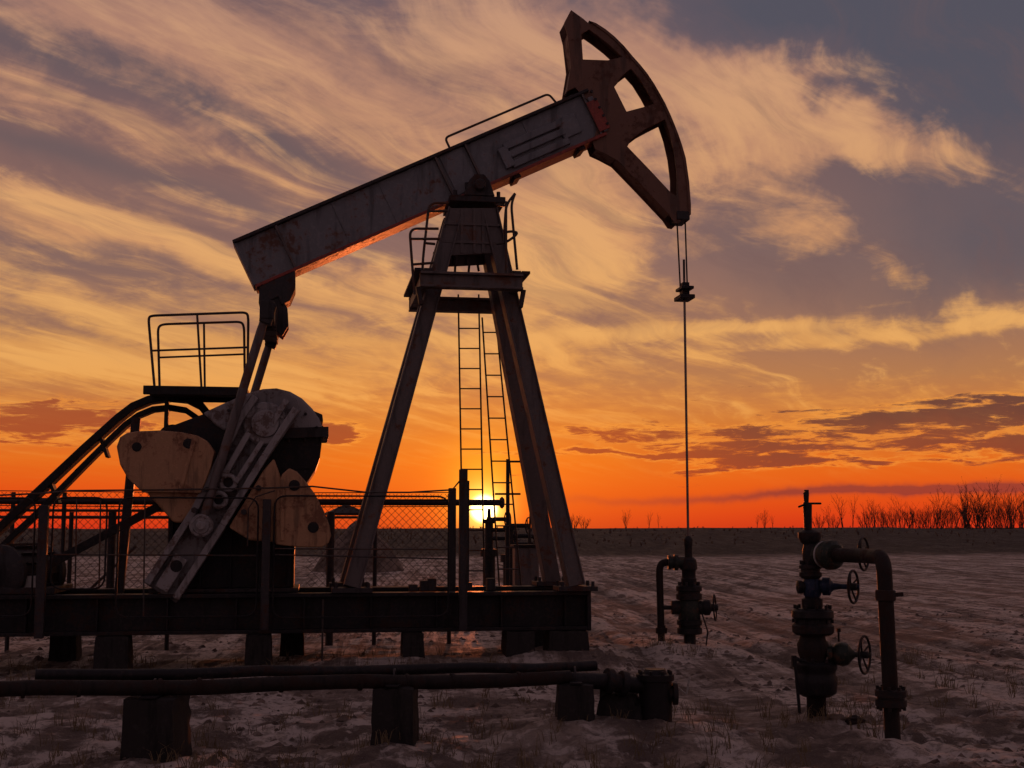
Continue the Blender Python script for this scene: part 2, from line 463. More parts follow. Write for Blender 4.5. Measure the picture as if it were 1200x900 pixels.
steel('pale_steel', (0.34, 0.32, 0.30, 1), rust=(0.12, 0.07, 0.05, 1), amount=0.45, rough=0.4, scale=6)
steel('rod_steel', (0.16, 0.13, 0.12, 1), amount=0.4, rough=0.35, metal=0.6, scale=6)
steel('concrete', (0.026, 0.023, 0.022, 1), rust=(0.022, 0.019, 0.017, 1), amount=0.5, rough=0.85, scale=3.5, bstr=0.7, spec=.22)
steel('rubber', (0.016, 0.015, 0.016, 1), rust=(0.03, 0.026, 0.024, 1), amount=0.4, rough=0.55, scale=4, spec=.22)

# ================================================================== the ground
def _hash(ix, iy, seed):
    h = (ix.astype(np.int64) * 374761393 + iy.astype(np.int64) * 668265263 + seed * 974711) & 0xffffffff
    h = ((h ^ (h >> 13)) * 1274126177) & 0xffffffff
    return ((h ^ (h >> 16)) & 0xffffff) / float(0xffffff)
def vnoise(x, y, seed=0):
    ix, iy = np.floor(x), np.floor(y); fx, fy = x - ix, y - iy
    fx = fx * fx * (3 - 2 * fx); fy = fy * fy * (3 - 2 * fy)
    a, b = _hash(ix, iy, seed), _hash(ix + 1, iy, seed); c, d = _hash(ix, iy + 1, seed), _hash(ix + 1, iy + 1, seed)
    return (a * (1 - fx) + b * fx) * (1 - fy) + (c * (1 - fx) + d * fx) * fy
def fbm(x, y, sc_, seed=0, octv=4, gain=0.5):
    s = 0; a = 1; t = 0
    for i in range(octv):
        s = s + a * vnoise(x * sc_ + 17.3 * i, y * sc_ - 9.1 * i, seed + i); t += a; a *= gain; sc_ *= 2.07
    return s / t
def sstep(a, b, x):
    t = np.clip((x - a) / (b - a), 0, 1); return t * t * (3 - 2 * t)
TRACKS = [(3.5, .55, 1.0), (5.25, .55, 1.0), (6.9, .5, .8), (8.6, .5, .8), (9.9, .5, .9), (11.7, .5, .9), (14.0, .7, .8), (16.0, .7, .8), (19.5, .9, .7), (22.4, .9, .7), (27, 1.2, .6), (33, 1.4, .6),
          (-13, .6, .6), (-15, .6, .6), (-22, .9, .5), (-25, .9, .5)]
def ground_data(x, y):
    x = np.asarray(x, float); y = np.asarray(y, float)
    far = np.hypot(x, y)
    z = (fbm(x, y, 0.07, 3, 3) - 0.5) * 0.35 * sstep(5, 40, far)
    near = 1 - sstep(40, 120, far)
    rough = 0.35 + 0.65 * sstep(0.40, 0.62, fbm(x, y, 0.22, 40, 3))
    lumps = (fbm(x, y, 0.9, 11, 5, 0.62) - 0.5) * 0.17 + (np.abs(fbm(x, y, 4.2, 23, 3, 0.7) - 0.5)) * -0.22 + 0.03
    z = z + lumps * rough * near * (1 - .55 * sstep(12, 20, y))
    # tyre tracks run away from the viewer on the right-hand side
    c = x + 0.075 * y + (fbm(x, y, 0.05, 77, 2) - 0.5) * 3.0
    tr = np.zeros_like(z)
    for c0, w, k in TRACKS:
        d = np.abs(c - c0) / w
        cut = np.exp(-(d / 0.45) ** 4); lip = np.exp(-((d - 0.85) / 0.28) ** 2)
        tread = 0.6 + 0.4 * (np.sin((y + 0.4 * np.abs(c - c0)) * 14.0) > 0)
        env = k * sstep(9.0, 13.0, y) * near * (0.35 + 0.65 * sstep(.35, .6, fbm(x, y, .15, 91, 2)))
        z = z + env * (-0.06 * cut * (0.8 + 0.2 * tread) + 0.04 * lip * (0.5 + fbm(x, y, 2.4, 55, 2)))
        tr = np.maximum(tr, env * np.maximum(cut * tread, 0))
    # churned mounds round the well and the end of the frame
    for mx, my, mr, mh in ((2.3, 16.9, 1.6, .12), (1.0, 16.4, 1.2, .08), (0.9, 10.3, 1.0, .10), (2.6, 10.9, .8, .05), (-5.2, 15.0, 1.5, -.07), (-2.5, 9.0, 0.9, -0.02), (0.2, 7.2, 1.2, .07), (3.2, 7.6, 1.3, .10), (-2.2, 6.6, 1.2, .05), (-2.48, 8.75, .5, .09), (-.9, 9.4, .45, .09), (.5, 9.9, .45, .08), (-2.0, 15.4, .6, .10), (-1.0, 15.5, .6, .08), (.3, 15.6, .7, .10), (2.75, 9.6, .3, .05)):
        g = np.exp(-((x - mx) ** 2 + (y - my) ** 2) / mr ** 2)
        z = z + mh * g * (0.6 + 0.8 * fbm(x, y, 1.7, 61, 3))
    # far bank that closes the view
    bk = sstep(82, 138, y) * (1.62 + 0.32 * (fbm(x, y, 0.015, 5, 3)) + .40 * (fbm(x, y, 0.07, 6, 4, .6) - .5) * sstep(100, 135, y))
    z = z + bk
    return z, tr
def gz(x, y): return float(ground_data(np.array([x]), np.array([y]))[0][0])

def build_ground():
    nx, ny = 860, 760
    tx = np.linspace(-1, 1, nx); ty = np.linspace(-1, 1, ny)
    kx, cx = 6.6, 3.0; ky, cy = 6.2, 4.4
    X = cx * np.sinh(kx * tx) ; Y = 9.5 + cy * np.sinh(ky * ty)
    gx, gy = np.meshgrid(X, Y)
    z, tr = ground_data(gx, gy)
    co = np.stack([gx, gy, z], -1).reshape(-1, 3).astype(np.float32)
    me = bpy.data.meshes.new('ground')
    idx = np.arange(nx * ny).reshape(ny, nx)
    q = np.stack([idx[:-1, :-1], idx[:-1, 1:], idx[1:, 1:], idx[1:, :-1]], -1).reshape(-1, 4)
    me.vertices.add(len(co)); me.vertices.foreach_set('co', co.ravel())
    me.loops.add(q.size); me.loops.foreach_set('vertex_index', q.ravel().astype(np.int32))
    me.polygons.add(len(q)); me.polygons.foreach_set('loop_start', (np.arange(len(q)) * 4).astype(np.int32))
    me.polygons.foreach_set('use_smooth', np.ones(len(q), bool))
    me.update(calc_edges=True)
    at_ = me.attributes.new('track', 'FLOAT', 'POINT'); at_.data.foreach_set('value', tr.ravel().astype(np.float32))
    m, nt, b = new_mat('frosty_sand')
    co_ = geo_coord(nt)
    sep = nt.nodes.new('ShaderNodeSeparateXYZ'); nt.links.new(co_, sep.inputs[0])
    gxE, gyE, gzE = (E(o) for o in sep.outputs)
    a = nt.nodes.new('ShaderNodeAttribute'); a.attribute_name = 'track'; trk = E(a.outputs['Fac'])
    n0 = noise(co_, 0.35, 5, 0.6, 0.4)
    n1 = noise(co_, 1.6, 9, 0.68, 0.3)
    n2 = noise(co_, 9.0, 8, 0.72)
    n3 = noise(co_, 46.0, 4, 0.7)
    cc = gxE + gyE * 0.075
    sk = noise(vec3(cc * 1.5, gyE * 0.12, 0.0), 1.0, 9, 0.70, 0.5)       # drag marks and streaks along the tracks
    sk2 = noise(vec3(gxE * 0.25, gyE * 1.4, 4.0), 1.0, 8, 0.70, 0.6)     # scraped crossings
    st = noise(vec3(cc * 6.0, gyE * 0.30, 9.0), 1.0, 7, 0.72, 0.6)
    fa = smooth(gyE, 9.0, 17.0); st = st * fa + n1 * (1.0 - fa)       # narrow wheel and drag lines
    sand = mix(smooth(n1 * 0.5 + st * 0.5, 0.42, 0.58), (0.16, 0.114, 0.092, 1), (0.47, 0.365, 0.30, 1))
    sand = mix(smooth(n2 * 0.6 + n3 * 0.4, 0.50, 0.60) * 0.7, sand, (0.075, 0.048, 0.037, 1))
    sand = mix(smooth(n3, 0.56, 0.66) * 0.5, sand, (0.42, 0.34, 0.30, 1))
    # frost and thin old snow that lies between the wheel marks
    fr = smooth(n0 * 0.16 + n1 * 0.17 + sk * 0.28 + st * 0.17 + sk2 * 0.10 + n2 * 0.14, 0.498, 0.535) * smooth(n2 * 0.7 + n3 * 0.3, 0.40, 0.50)
    fr = fr * (1.0 - trk * 0.8)
    col = mix(fr * 0.9, sand, (0.84, 0.71, 0.64, 1))
    col = mix(trk * 0.7, col, (0.065, 0.042, 0.034, 1))
    # dry scrub covers the far bank
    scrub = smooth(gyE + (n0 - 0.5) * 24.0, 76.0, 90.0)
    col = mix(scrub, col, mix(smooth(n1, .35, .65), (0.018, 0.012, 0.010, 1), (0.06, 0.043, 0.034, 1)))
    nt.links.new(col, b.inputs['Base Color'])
    rg = 0.92 - fr * 0.26
    nt.links.new(rg.k, b.inputs['Roughness'])
    b.inputs['Specular IOR Level'].default_value = 0.45
    hb = n1 * 0.8 + st * 0.5 + n2 * 0.65 + n3 * 0.35 + fr * 0.14
    bump(nt, b, hb, 1.0, 0.11)
    me.materials.append(m)
    o = bpy.data.objects.new('ground', me); COL.objects.link(o)
    tag(o, kind='structure')
    return o
build_ground()

# ================================================================== the pump jack
PF = Frame(at(553, 622, 16.4).x, 16.4, R(9))
pump = empty('pump_jack', PF.loc, PF.rz)
tag(pump, 'tall weathered pump jack with slanted grey walking beam and rusty horsehead', 'pump jack')
L, P = PF.L, PF.P

def pmid(a, b, t): return a + (b - a) * t

# ---- skid frame
def build_frame():
    u0, u1 = L(-90, 700, -.75).x, L(688, 700, -.75).x
    zb, zt = 0.41, 0.87
    root = MB()
    for v in (-.75, .75):
        root.box((u0, v - .15, zb), (u1, v + .15, zb + .045)); root.box((u0, v - .15, zt - .045), (u1, v + .15, zt))
        root.box((u0, v - .02, zb + .04), (u1, v + .02, zt - .04))
        k = u0 + 0.35
        while k < u1:
            root.box((k, v - .13, zb + .043), (k + .02, v + .13, zt - .043)); k += 0.78
        root.box((u1 - .03, v - .16, zb - .01), (u1 + .015, v + .16, zt + .01))
    fr = root.build('base_frame', 'black_steel', pump, bevel=.006)
    for k in range(8):
        uu = u0 + .2 + (u1 - u0 - .5) * k / 7
        MB().box((uu, -.60, zb + .07), (uu + .16, .60, zt - .06)).build('cross_member', 'black_steel', fr, bevel=.005)
    # deck plate under the gearbox and the motor rails
    a = L(195, 700, -.6).x; b = L(350, 700, -.6).x
    MB().box((a, -.62, zt + .004), (b, .62, zt + .05)).build('gearbox_deck', 'dark_steel', pump, bevel=.006)
    # footing blocks
    for (x0, x1, vb, bot) in ((112, 151, -.75, -.35), (289, 318, -.75, -.35), (473, 497, -.75, -.3), (594, 627, -.72, -.3), (644, 690, -.70, -.25),
                              (60, 90, .75, -.35), (330, 356, .75, -.35), (600, 640, .75, -.3)):
        c0, c1 = L(x0, 720, vb - .2).x, L(x1, 720, vb - .2).x
        m = MB()
        rough_block(m, [(c0 - .03, vb - .24, bot), (c1 + .03, vb - .24, bot), (c1 + .03, vb + .24, bot), (c0 - .03, vb + .24, bot),
                (c0, vb - .2, zb - .004), (c1, vb - .2, zb - .004), (c1, vb + .2, zb - .004), (c0, vb + .2, zb - .004)], amp=.014, seed=x0)
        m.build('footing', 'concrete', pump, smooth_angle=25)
    return u0, u1, zt
FU0, FU1, FZT = build_frame()

# ---- samson post: four legs, head, platform
def build_post():
    topn = [L(533, 248, -.24), L(573, 248, -.24)]
    footn = [L(412, 692, -.76), L(674, 694, -.76)]
    for v in (-1, 1):
        for i in (0, 1):
            t = Vector((topn[i].x, v * .24, topn[i].z)); f = Vector((footn[i].x, v * .76, FZT + .06))
            m = MB()
            # channel-section leg: web and two flanges
            m.bar(f, t, .175, .24, up=(0, 1, 0), w2=.17, h2=.20)
            d = (t - f).normalized(); r = d.cross(Vector((0, 1, 0)))
            for s in (-1, 1):
                m.bar(f + r * s * .093 + Vector((0, v * .02, 0)), t + r * s * .090 + Vector((0, v * .02, 0)), .020, .28, up=(0, 1, 0), w2=.020, h2=.24)
            lg = m.build('leg', 'leg_paint', pump, bevel=.006)
            fm = MB(); fm.box((f.x - .24, f.y - .20, FZT + .004), (f.x + .24, f.y + .20, FZT + .06))
            for a_ in (-1, 1):
                for b_ in (-1, 1): fm.tube([(f.x + a_ * .19, f.y + b_ * .15, FZT + .05), (f.x + a_ * .19, f.y + b_ * .15, FZT + .12)], .022, 6)
            fm.build('foot_plate', 'dark_steel', lg, bevel=.004)
    # head plates between the legs
    for v in (-.36, .36):
        s = abs(v) - .03
        poly = P([(527, 244), (580, 244), (592, 299), (575, 297), (536, 299), (514, 301)], -.36)
        m = MB().plate([poly], v - .012, v + .012)
        hd = m.build('head_plate', 'leg_paint', pump, bevel=.004)
        r = MB()
        a, b = L(536, 262, -.36), L(586, 262, -.36)
        for py in (262, 283):
            a, b = L(520 - (py - 262) * .3, py, -.36), L(586 + (py - 262) * .2, py, -.36)
            r.box((a.x, v - .035, a.z - .018), (b.x, v + .035, a.z + .018))
        for px in (541, 556, 566):
            a = L(px, 246, -.36); b = L(px, 297, -.36)
            r.box((a.x - .02, v - .03, b.z), (a.x + .02, v + .03, a.z))
        r.build('head_rib', 'leg_paint', hd, bevel=.003)
    c = L(555, 243, 0)
    MB().box((c.x - .36, -.42, c.z - .03), (c.x + .36, .42, c.z + .045)).build('top_plate', 'dark_steel', pump, bevel=.006)
    # saddle bearing
    s = L(557, 230, 0)
    for v in (.34, -.34):
        m = MB(); m.plate([[(s.x - .20, c.z + .046), (s.x + .20, c.z + .046), (s.x + .13, s.z + .10), (s.x + .06, s.z + .18), (s.x - .06, s.z + .18), (s.x - .13, s.z + .10)]], v - .09, v + .09)
        sb = m.build('saddle_bearing', 'dark_steel', pump, bevel=.012)
    MB().lathe((s.x, -.50, s.z + .03), (s.x, .5, s.z + .03), [(0, .06), (.02, .075), (.98, .075), (1.0, .06)], 18).build('saddle_pin', 'dark_steel', sb, smooth_angle=40)
    for du in (-.28, .28):
        m = MB().tube([(c.x + du, -.33, c.z + .04), (c.x + du, -.33, c.z + .13)], .025, 6); m.build('bolt', 'dark_steel', sb)
    m = MB().box((s.x - .16, -.20, s.z + .04), (s.x + .16, .20, s.z + .13)); m.build('saddle_block', 'dark_steel', sb, bevel=.01)
    # platform ring
    z0 = L(550, 338, -.85).z; z1 = L(550, 321, -.85).z
    ua, ub = L(492, 330, -.85).x, L(612, 330, -.85).x
    for v in (-.85, .85):
        m = MB(); m.box((ua, v - .03, z0), (ub, v + .03, z1)); m.box((ua, v - .09, z1 - .025), (ub, v + .09, z1 + .006)); m.box((ua, v - .09, z0 - .006), (ub, v + .09, z0 + .02))
        m.build('platform_beam', 'leg_paint', pump, bevel=.004)
    for u in (ua + .06, ub - .06):
        m = MB(); m.box((u - .05, -.815, z0 + .022), (u + .05, .815, z1 - .027)); m.build('platform_beam', 'leg_paint', pump, bevel=.004)
    for k, u in enumerate((ua - .07, ub - .13)):
        for j in range(2):
            m = MB(); m.box((u + j * .115, -.92, z1 + .010), (u + j * .115 + .105, .92, z1 + .045)); m.build('platform_plank', 'dark_steel', pump, bevel=.004)
    # bracket brackets under the ends
    for u, s in ((ua, -1), (ub, 1)):
        m = MB(); m.bar((u + s * .02, -.83, z0), (u - s * .02, -.83, z0 - .22), .05, .10); m.build('platform_bracket', 'dark_steel', pump, bevel=.004)
    # cage rails
    def rail(pts, v, r=.017, dv=0.0):
        q = [L(a, b, v + dv * i / max(1, len(pts) - 1)) for i, (a, b) in enumerate(pts)]
        return round_path(q, .10)
    sets = [
        ([(526, 238), (503, 238), (496, 300), (494, 338)], -.55, 0), ([(514, 268), (480, 268), (483, 310), (486, 345)], -.9, 0),
        ([(515, 280), (481, 280)], -.88, .3), ([(510, 286), (499, 285)], -.6, 0), ([(508, 308), (484, 310)], -.88, .3), ([(506, 319), (485, 318)], -.88, .3),
        ([(525, 247), (503, 248)], -.55, 0),
        ([(590, 285), (593, 240), (604, 226), (603, 228), (599, 240), (606, 316)], -.7, 0), ([(593, 320), (593, 236)], -.72, 0),
        ([(582, 286), (594, 284), (608, 273), (600, 271), (593, 272)], -.7, 0), ([(581, 240), (592, 241)], -.45, 0), ([(533, 320), (534, 300)], .5, 0), ([(549, 320), (551, 298)], .5, 0), ([(561, 318), (558, 300)], .5, 0)]
    for pts, v, dv in sets:
        MB().tube(rail(pts, v, dv=dv), .017, 7).build('guard_rail', 'rail_steel', pump, smooth_angle=60)
    # mirrored rails on the far side of the platform
    for pts, v, dv in (([(503, 262), (500, 300), (497, 345)], .85, 0), ([(503, 262), (590, 262)], .85, 0), ([(590, 262), (592, 300), (596, 345)], .85, 0)):
        pass
build_post()

# ---- ladders
def ladder(a0, a1, b0, b1, v0, v1, rungs_y, mat='rail_steel', r=.012):
    tl, tr = L(a0[0], a0[1], v0), L(a1[0], a1[1], v0); bl, br = L(b0[0], b0[1], v1), L(b1[0], b1[1], v1)
    m = MB(); m.tube([tl, bl], r, 6); m.tube([tr, br], r, 6)
    o = m.build('ladder', mat, pump, smooth_angle=60)
    n = int(abs(tl.z - bl.z) / 0.275)
    for k in range(1, n + 1):
        t = (k - .3) / n
        MB().tube([pmid(tl, bl, t), pmid(tr, br, t)], r * .8, 6).build('rung', mat, o, smooth_angle=60)
    return o
ladder((537, 345), (561, 345), (543, 700), (568, 700), .98, 1.25, None)
ladder((565, 372), (581, 372), (586, 700), (612, 700), .80, 1.05, None)

# ---- walking beam
def build_beam():
    vb = -.21
    TL, TR = L(275, 282, vb), L(689, 104, vb)
    BL, BR = L(299, 336, vb), L(712, 157, vb)
    ax = ((TR - TL) + (BR - BL)).normalized()               # along the beam
    up = Vector((0, 1, 0)).cross(ax) * -1
    if up.z < 0: up = -up
    c0 = (TL + BL) / 2; c1 = (TR + BR) / 2
    hh = ((TL - BL).length + (TR - BR).length) / 4
    c0.y = c1.y = 0
    LEN = (c1 - c0).dot(ax)
    def pt(s, t, v): return c0 + ax * s + up * t + Vector((0, v, 0))
    def blk(m, s0, s1, t0, t1, v0, v1):
        return m.hexa([pt(s0, t0, v0), pt(s1, t0, v0), pt(s1, t0, v1), pt(s0, t0, v1), pt(s0, t1, v0), pt(s1, t1, v0), pt(s1, t1, v1), pt(s0, t1, v1)])
    m = MB(); blk(m, 0.0, LEN, -hh + .03, hh - .03, -.16, .16)
    wb = m.build('walking_beam', 'grey_paint', pump, bevel=.004)
    m = MB(); blk(m, -.02, LEN + .01, hh - .029, hh + .012, -.225, .225); m.build('top_flange', 'dark_steel', wb, bevel=.006)
    m = MB(); blk(m, 0.0, LEN * .995, -hh - .012, -hh + .029, -.225, .225); m.build('bottom_flange', 'sunlit_red', wb, bevel=.006)  # underside's red sunlight is painted on
    m = MB(); blk(m, -.022, .01, -hh + .03, hh - .03, -.20, .20); m.build('end_plate', 'grey_paint', wb, bevel=.004)
    def s_of(px, py):
        return (L(px, py, -.2) - c0).dot(ax)
    for a in ((336, 292), (520, 205), (555, 190), (694, 135)):
        s = s_of(*a)
        for v in (-1, 1):
            m = MB(); blk(m, s - .014, s + .014, -hh + .03, hh - .03, v * .161, v * .214); m.build('stiffener', 'leg_paint', wb, bevel=.003)  # darker paint puts the shadow gaps into the stiffener colour
    # doubler plate at the saddle and weld patches
    s0, s1 = s_of(522, 204), s_of(553, 191)
    for v in (-1, 1):
        m = MB(); blk(m, s0 + .03, s1 - .03, -hh + .05, hh - .05, v * .161, v * .175); m.build('doubler_plate', 'grey_paint', wb, bevel=.004)
        s2 = s_of(697, 133)
        m = MB(); blk(m, s2, LEN + .03, -hh + .04, hh - .10, v * .161, v * .205); m.build('end_cheek', 'grey_paint', wb, bevel=.01)
        m = MB(); blk(m, LEN - .10, LEN + .06, -hh + .06, hh - .16, v * .206, v * .222); m.build('nose_stripe', 'sunlit_red', wb, bevel=.004)  # red strip with orange-red sunlight in its colour
        # bolted bars on the front half
        sa, sb = s_of(588, 187), s_of(662, 154)
        for t in (-.20, -.06, .06):
            m = MB(); blk(m, sa + .10, sb, t - .045, t + .045, v * .161, v * .215); m.build('bolted_bar', 'grey_paint', wb, bevel=.008)
        m = MB(); blk(m, sa, sa + .13, -.22, .06, v * .161, v * .235); m.build('bar_clamp', 'grey_paint', wb, bevel=.012)
        m = MB(); blk(m, sb - .05, sb + .22, -.16, .12, v * .161, v * .20); m.build('bar_clamp', 'grey_paint', wb, bevel=.012)
    # weld seams where the side plates are spliced, and a row of bolts at the nose
    for a in ((400, 262), (455, 238), (624, 166)):
        s = s_of(*a)
        for v in (-1, 1):
            m = MB(); n_ = 14
            m.tube([pt(s + rng.uniform(-.004, .004), -hh + .035 + (2 * hh - .07) * k / n_, v * .162) for k in range(n_ + 1)], [.008 + rng.uniform(0, .004) for k in range(n_ + 1)], 5); m.build('weld_seam', 'grey_paint', wb, smooth_angle=60)
    for k in range(5):
        s = s_of(700, 132) + .05; m = MB(); m.tube([pt(s, -hh + .12 + k * .12, -.204), pt(s, -hh + .12 + k * .12, -.235)], .02, 6); m.build('bolt', 'dark_steel', wb)
    # small lugs under the beam
    for a in ((606, 205), (682, 172)):
        s = s_of(*a); m = MB(); blk(m, s - .05, s + .05, -hh - .06, -hh - .013, -.18, .18); m.build('lug', 'dark_steel', wb, bevel=.006)
    # hand rail on top
    for v in (-.17,):
        a, b = s_of(527, 172), s_of(651, 117)
        q = round_path([pt(a, hh + .01, v), pt(a, hh + .16, v), pt(b - .04, hh + .16, v), pt(b, hh + .01, v)], .06)
        MB().tube(q, .016, 8).build('hand_rail', 'rail_steel', wb, smooth_angle=60)
    return pt, hh, LEN
beam_pt, BH, BLEN = build_beam()

# ---- horsehead
def build_horsehead():
    V0 = -.16
    outer = [(669, 12), (683, 22), (690, 28), (698, 28), (709, 35), (720, 44), (731, 55), (741, 67), (750, 77), (758, 87), (766, 99), (773, 111), (779, 122), (785, 135), (790, 147), (795, 160), (799, 172),
             (803, 186), (805, 200), (807, 214), (808, 228), (809, 240), (809, 252), (802, 255), (795, 262), (790, 261), (784, 252), (752, 218), (723, 188), (708, 180), (697, 175), (694, 166), (700, 150), (690, 120), (674, 103), (664, 107), (669, 77), (665, 42), (661, 27)]
    o1 = [(681, 40), (690, 35), (700, 42), (714, 53), (729, 67), (712, 71), (683, 70)]
    o2 = [(719, 101), (731, 87), (739, 81), (748, 91), (758, 107), (766, 122), (753, 126), (734, 131)]
    o3 = [(735, 172), (740, 163), (752, 154), (765, 147), (779, 140), (785, 158), (790, 180), (793, 205), (793, 230), (787, 227), (760, 198)]
    po = P(outer, V0); ph = [P(o, V0) for o in (o1, o2, o3)]
    near = MB().plate([po] + ph, V0 - .014, V0 + .014).build('horsehead', 'horse_paint', pump, bevel=.004)
    MB().plate([po] + ph, -V0 - .014, -V0 + .014).build('far_cheek', 'horse_paint', near, bevel=.004)
    # rolled front track
    arc = po[2:23]
    m = MB()
    n = len(arc)
    vs, fs = [], []
    for i, (a, w) in enumerate(arc):
        if i == 0: t = Vector((arc[1][0] - a, arc[1][1] - w))
        elif i == n - 1: t = Vector((a - arc[i - 1][0], w - arc[i - 1][1]))
        else: t = Vector((arc[i + 1][0] - arc[i - 1][0], arc[i + 1][1] - arc[i - 1][1]))
        t.normalize(); nx, nz = t.y, -t.x                   # inward normal
        if nx > 0: nx, nz = -nx, -nz
        for v in (-.19, .19):
            vs.append((a, v, w)); vs.append((a + nx * .035, v, w + nz * .035))
    for i in range(n - 1):
        o = i * 4; p = o + 4
        fs += [(o, p, p + 2, o + 2), (o + 1, o + 3, p + 3, p + 1), (o, o + 1, p + 1, p), (o + 2, p + 2, p + 3, o + 3)]
    fs += [(0, 2, 3, 1), ((n - 1) * 4, (n - 1) * 4 + 1, (n - 1) * 4 + 3, (n - 1) * 4 + 2)]
    m.add(vs, fs).build('front_track', 'horse_paint', near, smooth_angle=30)
    # inner webs along the spokes, back edge and lower edge
    def web(a, b, th=.02):
        (x0, z0), (x1, z1) = P([a], V0)[0], P([b], V0)[0]
        MB().bar((x0, 0, z0), (x1, 0, z1), th, .29, up=(0, 1, 0)).build('inner_web', 'horse_paint', near, bevel=.003)
    web((666, 40), (672, 76)); web((671, 16), (688, 28)); web((690, 78), (730, 76)); web((728, 140), (770, 131)); web((724, 184), (786, 250)); web((699, 174), (722, 185)); web((672, 78), (667, 104)); web((712, 80), (728, 128))
    # hanger blocks at the foot of the track
    a = L(797, 257, 0)
    MB().box((a.x - .10, -.19, a.z - .05), (a.x + .08, .19, a.z + .07)).build('hanger_block', 'dark_steel', near, bevel=.01)
    return a
HANG = build_horsehead()

# ---- bridle, carrier bar and polished rod
ROD = L(802, 343, 0)
def build_bridle():
    for du, v in ((-.05, .04), (.035, -.04)):
        MB().tube([(HANG.x + du + .02, v * 1.2, HANG.z), (ROD.x + du * .85, v, ROD.z + .05)], .011, 7).build('bridle_cable', 'dark_steel', pump, smooth_angle=60)
    m = MB()
    m.box((ROD.x - .10, -.16, ROD.z - .10), (ROD.x + .10, .16, ROD.z - .045)); m.box((ROD.x - .08, -.15, ROD.z + .03), (ROD.x + .09, .15, ROD.z + .07)); m.box((ROD.x - .045, -.08, ROD.z - .06), (ROD.x + .05, .08, ROD.z + .13))
    cb = m.build('carrier_bar', 'black_steel', pump, bevel=.008)
    MB().tube([(ROD.x, 0, ROD.z + .45), (ROD.x, 0, ROD.z - .30)], .016, 8).build('rod_clamp', 'dark_steel', cb, smooth_angle=60)
    MB().tube([(ROD.x, 0, ROD.z + .20), (ROD.x, 0, 1.45)], .017, 10).build('polished_rod', 'rod_steel', pump, smooth_angle=60)
build_bridle()

# ---- tail bearing, equalizer, pitman arms
def build_tail():
    m = MB()
    m.plate([P([(304, 336), (346, 317), (346, 338), (340, 352), (330, 358), (326, 348), (318, 352), (303, 356)], -.2)], -.22, .22)
    tb = m.build('tail_bearing', 'dark_steel', pump, bevel=.015)
    e0, e1 = L(313, 364, -1.0), None
    e = Vector((e0.x, 0, e0.z))
    for v in (-.16, .16):
        MB().plate([P([(307, 345), (328, 345), (337, 362), (338, 382), (331, 394), (323, 388), (312, 372)], -.16)], v - .03, v + .03).build('hanger_plate', 'sunlit_red' if v > 0 else 'dark_steel', tb, bevel=.006)  # far plate painted as the red-lit facet
    m = MB(); m.bar((e.x, -1.08, e.z), (e.x, 1.08, e.z), .17, .22, up=(0, 0, 1)); m.bar((e.x, -.4, e.z), (e.x, .4, e.z), .20, .30, up=(0, 0, 1))
    m.build('equalizer', 'dark_steel', pump, bevel=.012)
    pin = L(236, 616, -1.0)
    for v in (-1.0, 1.0):
        t, b = Vector((e.x, v, e.z)), Vector((pin.x, v, pin.z))
        m = MB(); m.tube([t, pmid(t, b, .07), pmid(t, b, .10), pmid(t, b, .90), pmid(t, b, .93), b], [.045, .05, .054, .054, .05, .045], 12)
        pa = m.build('pitman_arm', 'leg_paint', pump, smooth_angle=40)
        m = MB(); m.plate([[(t.x - .09, t.z - .14), (t.x + .05, t.z - .18), (t.x + .11, t.z + .05), (t.x + .06, t.z + .12), (t.x - .06, t.z + .12)]], v - .07, v + .07); m.build('upper_end', 'dark_steel', pa, bevel=.01)
        m = MB(); m.lathe((b.x, v - .13, b.z), (b.x, v + .1, b.z), [(0, .04), (.012, .055), (.05, .055), (.05, .09), (.07, .10), (.07, .125), (.09, .135), (.19, .135), (.2, .12)], 22); m.bolts((b.x, v - .06, b.z), (0, -1, 0), .11, 8, .016, .03)
        m.build('wrist_pin_bearing', 'crank_paint', pa, smooth_angle=35)
    return pin
PIN = build_tail()

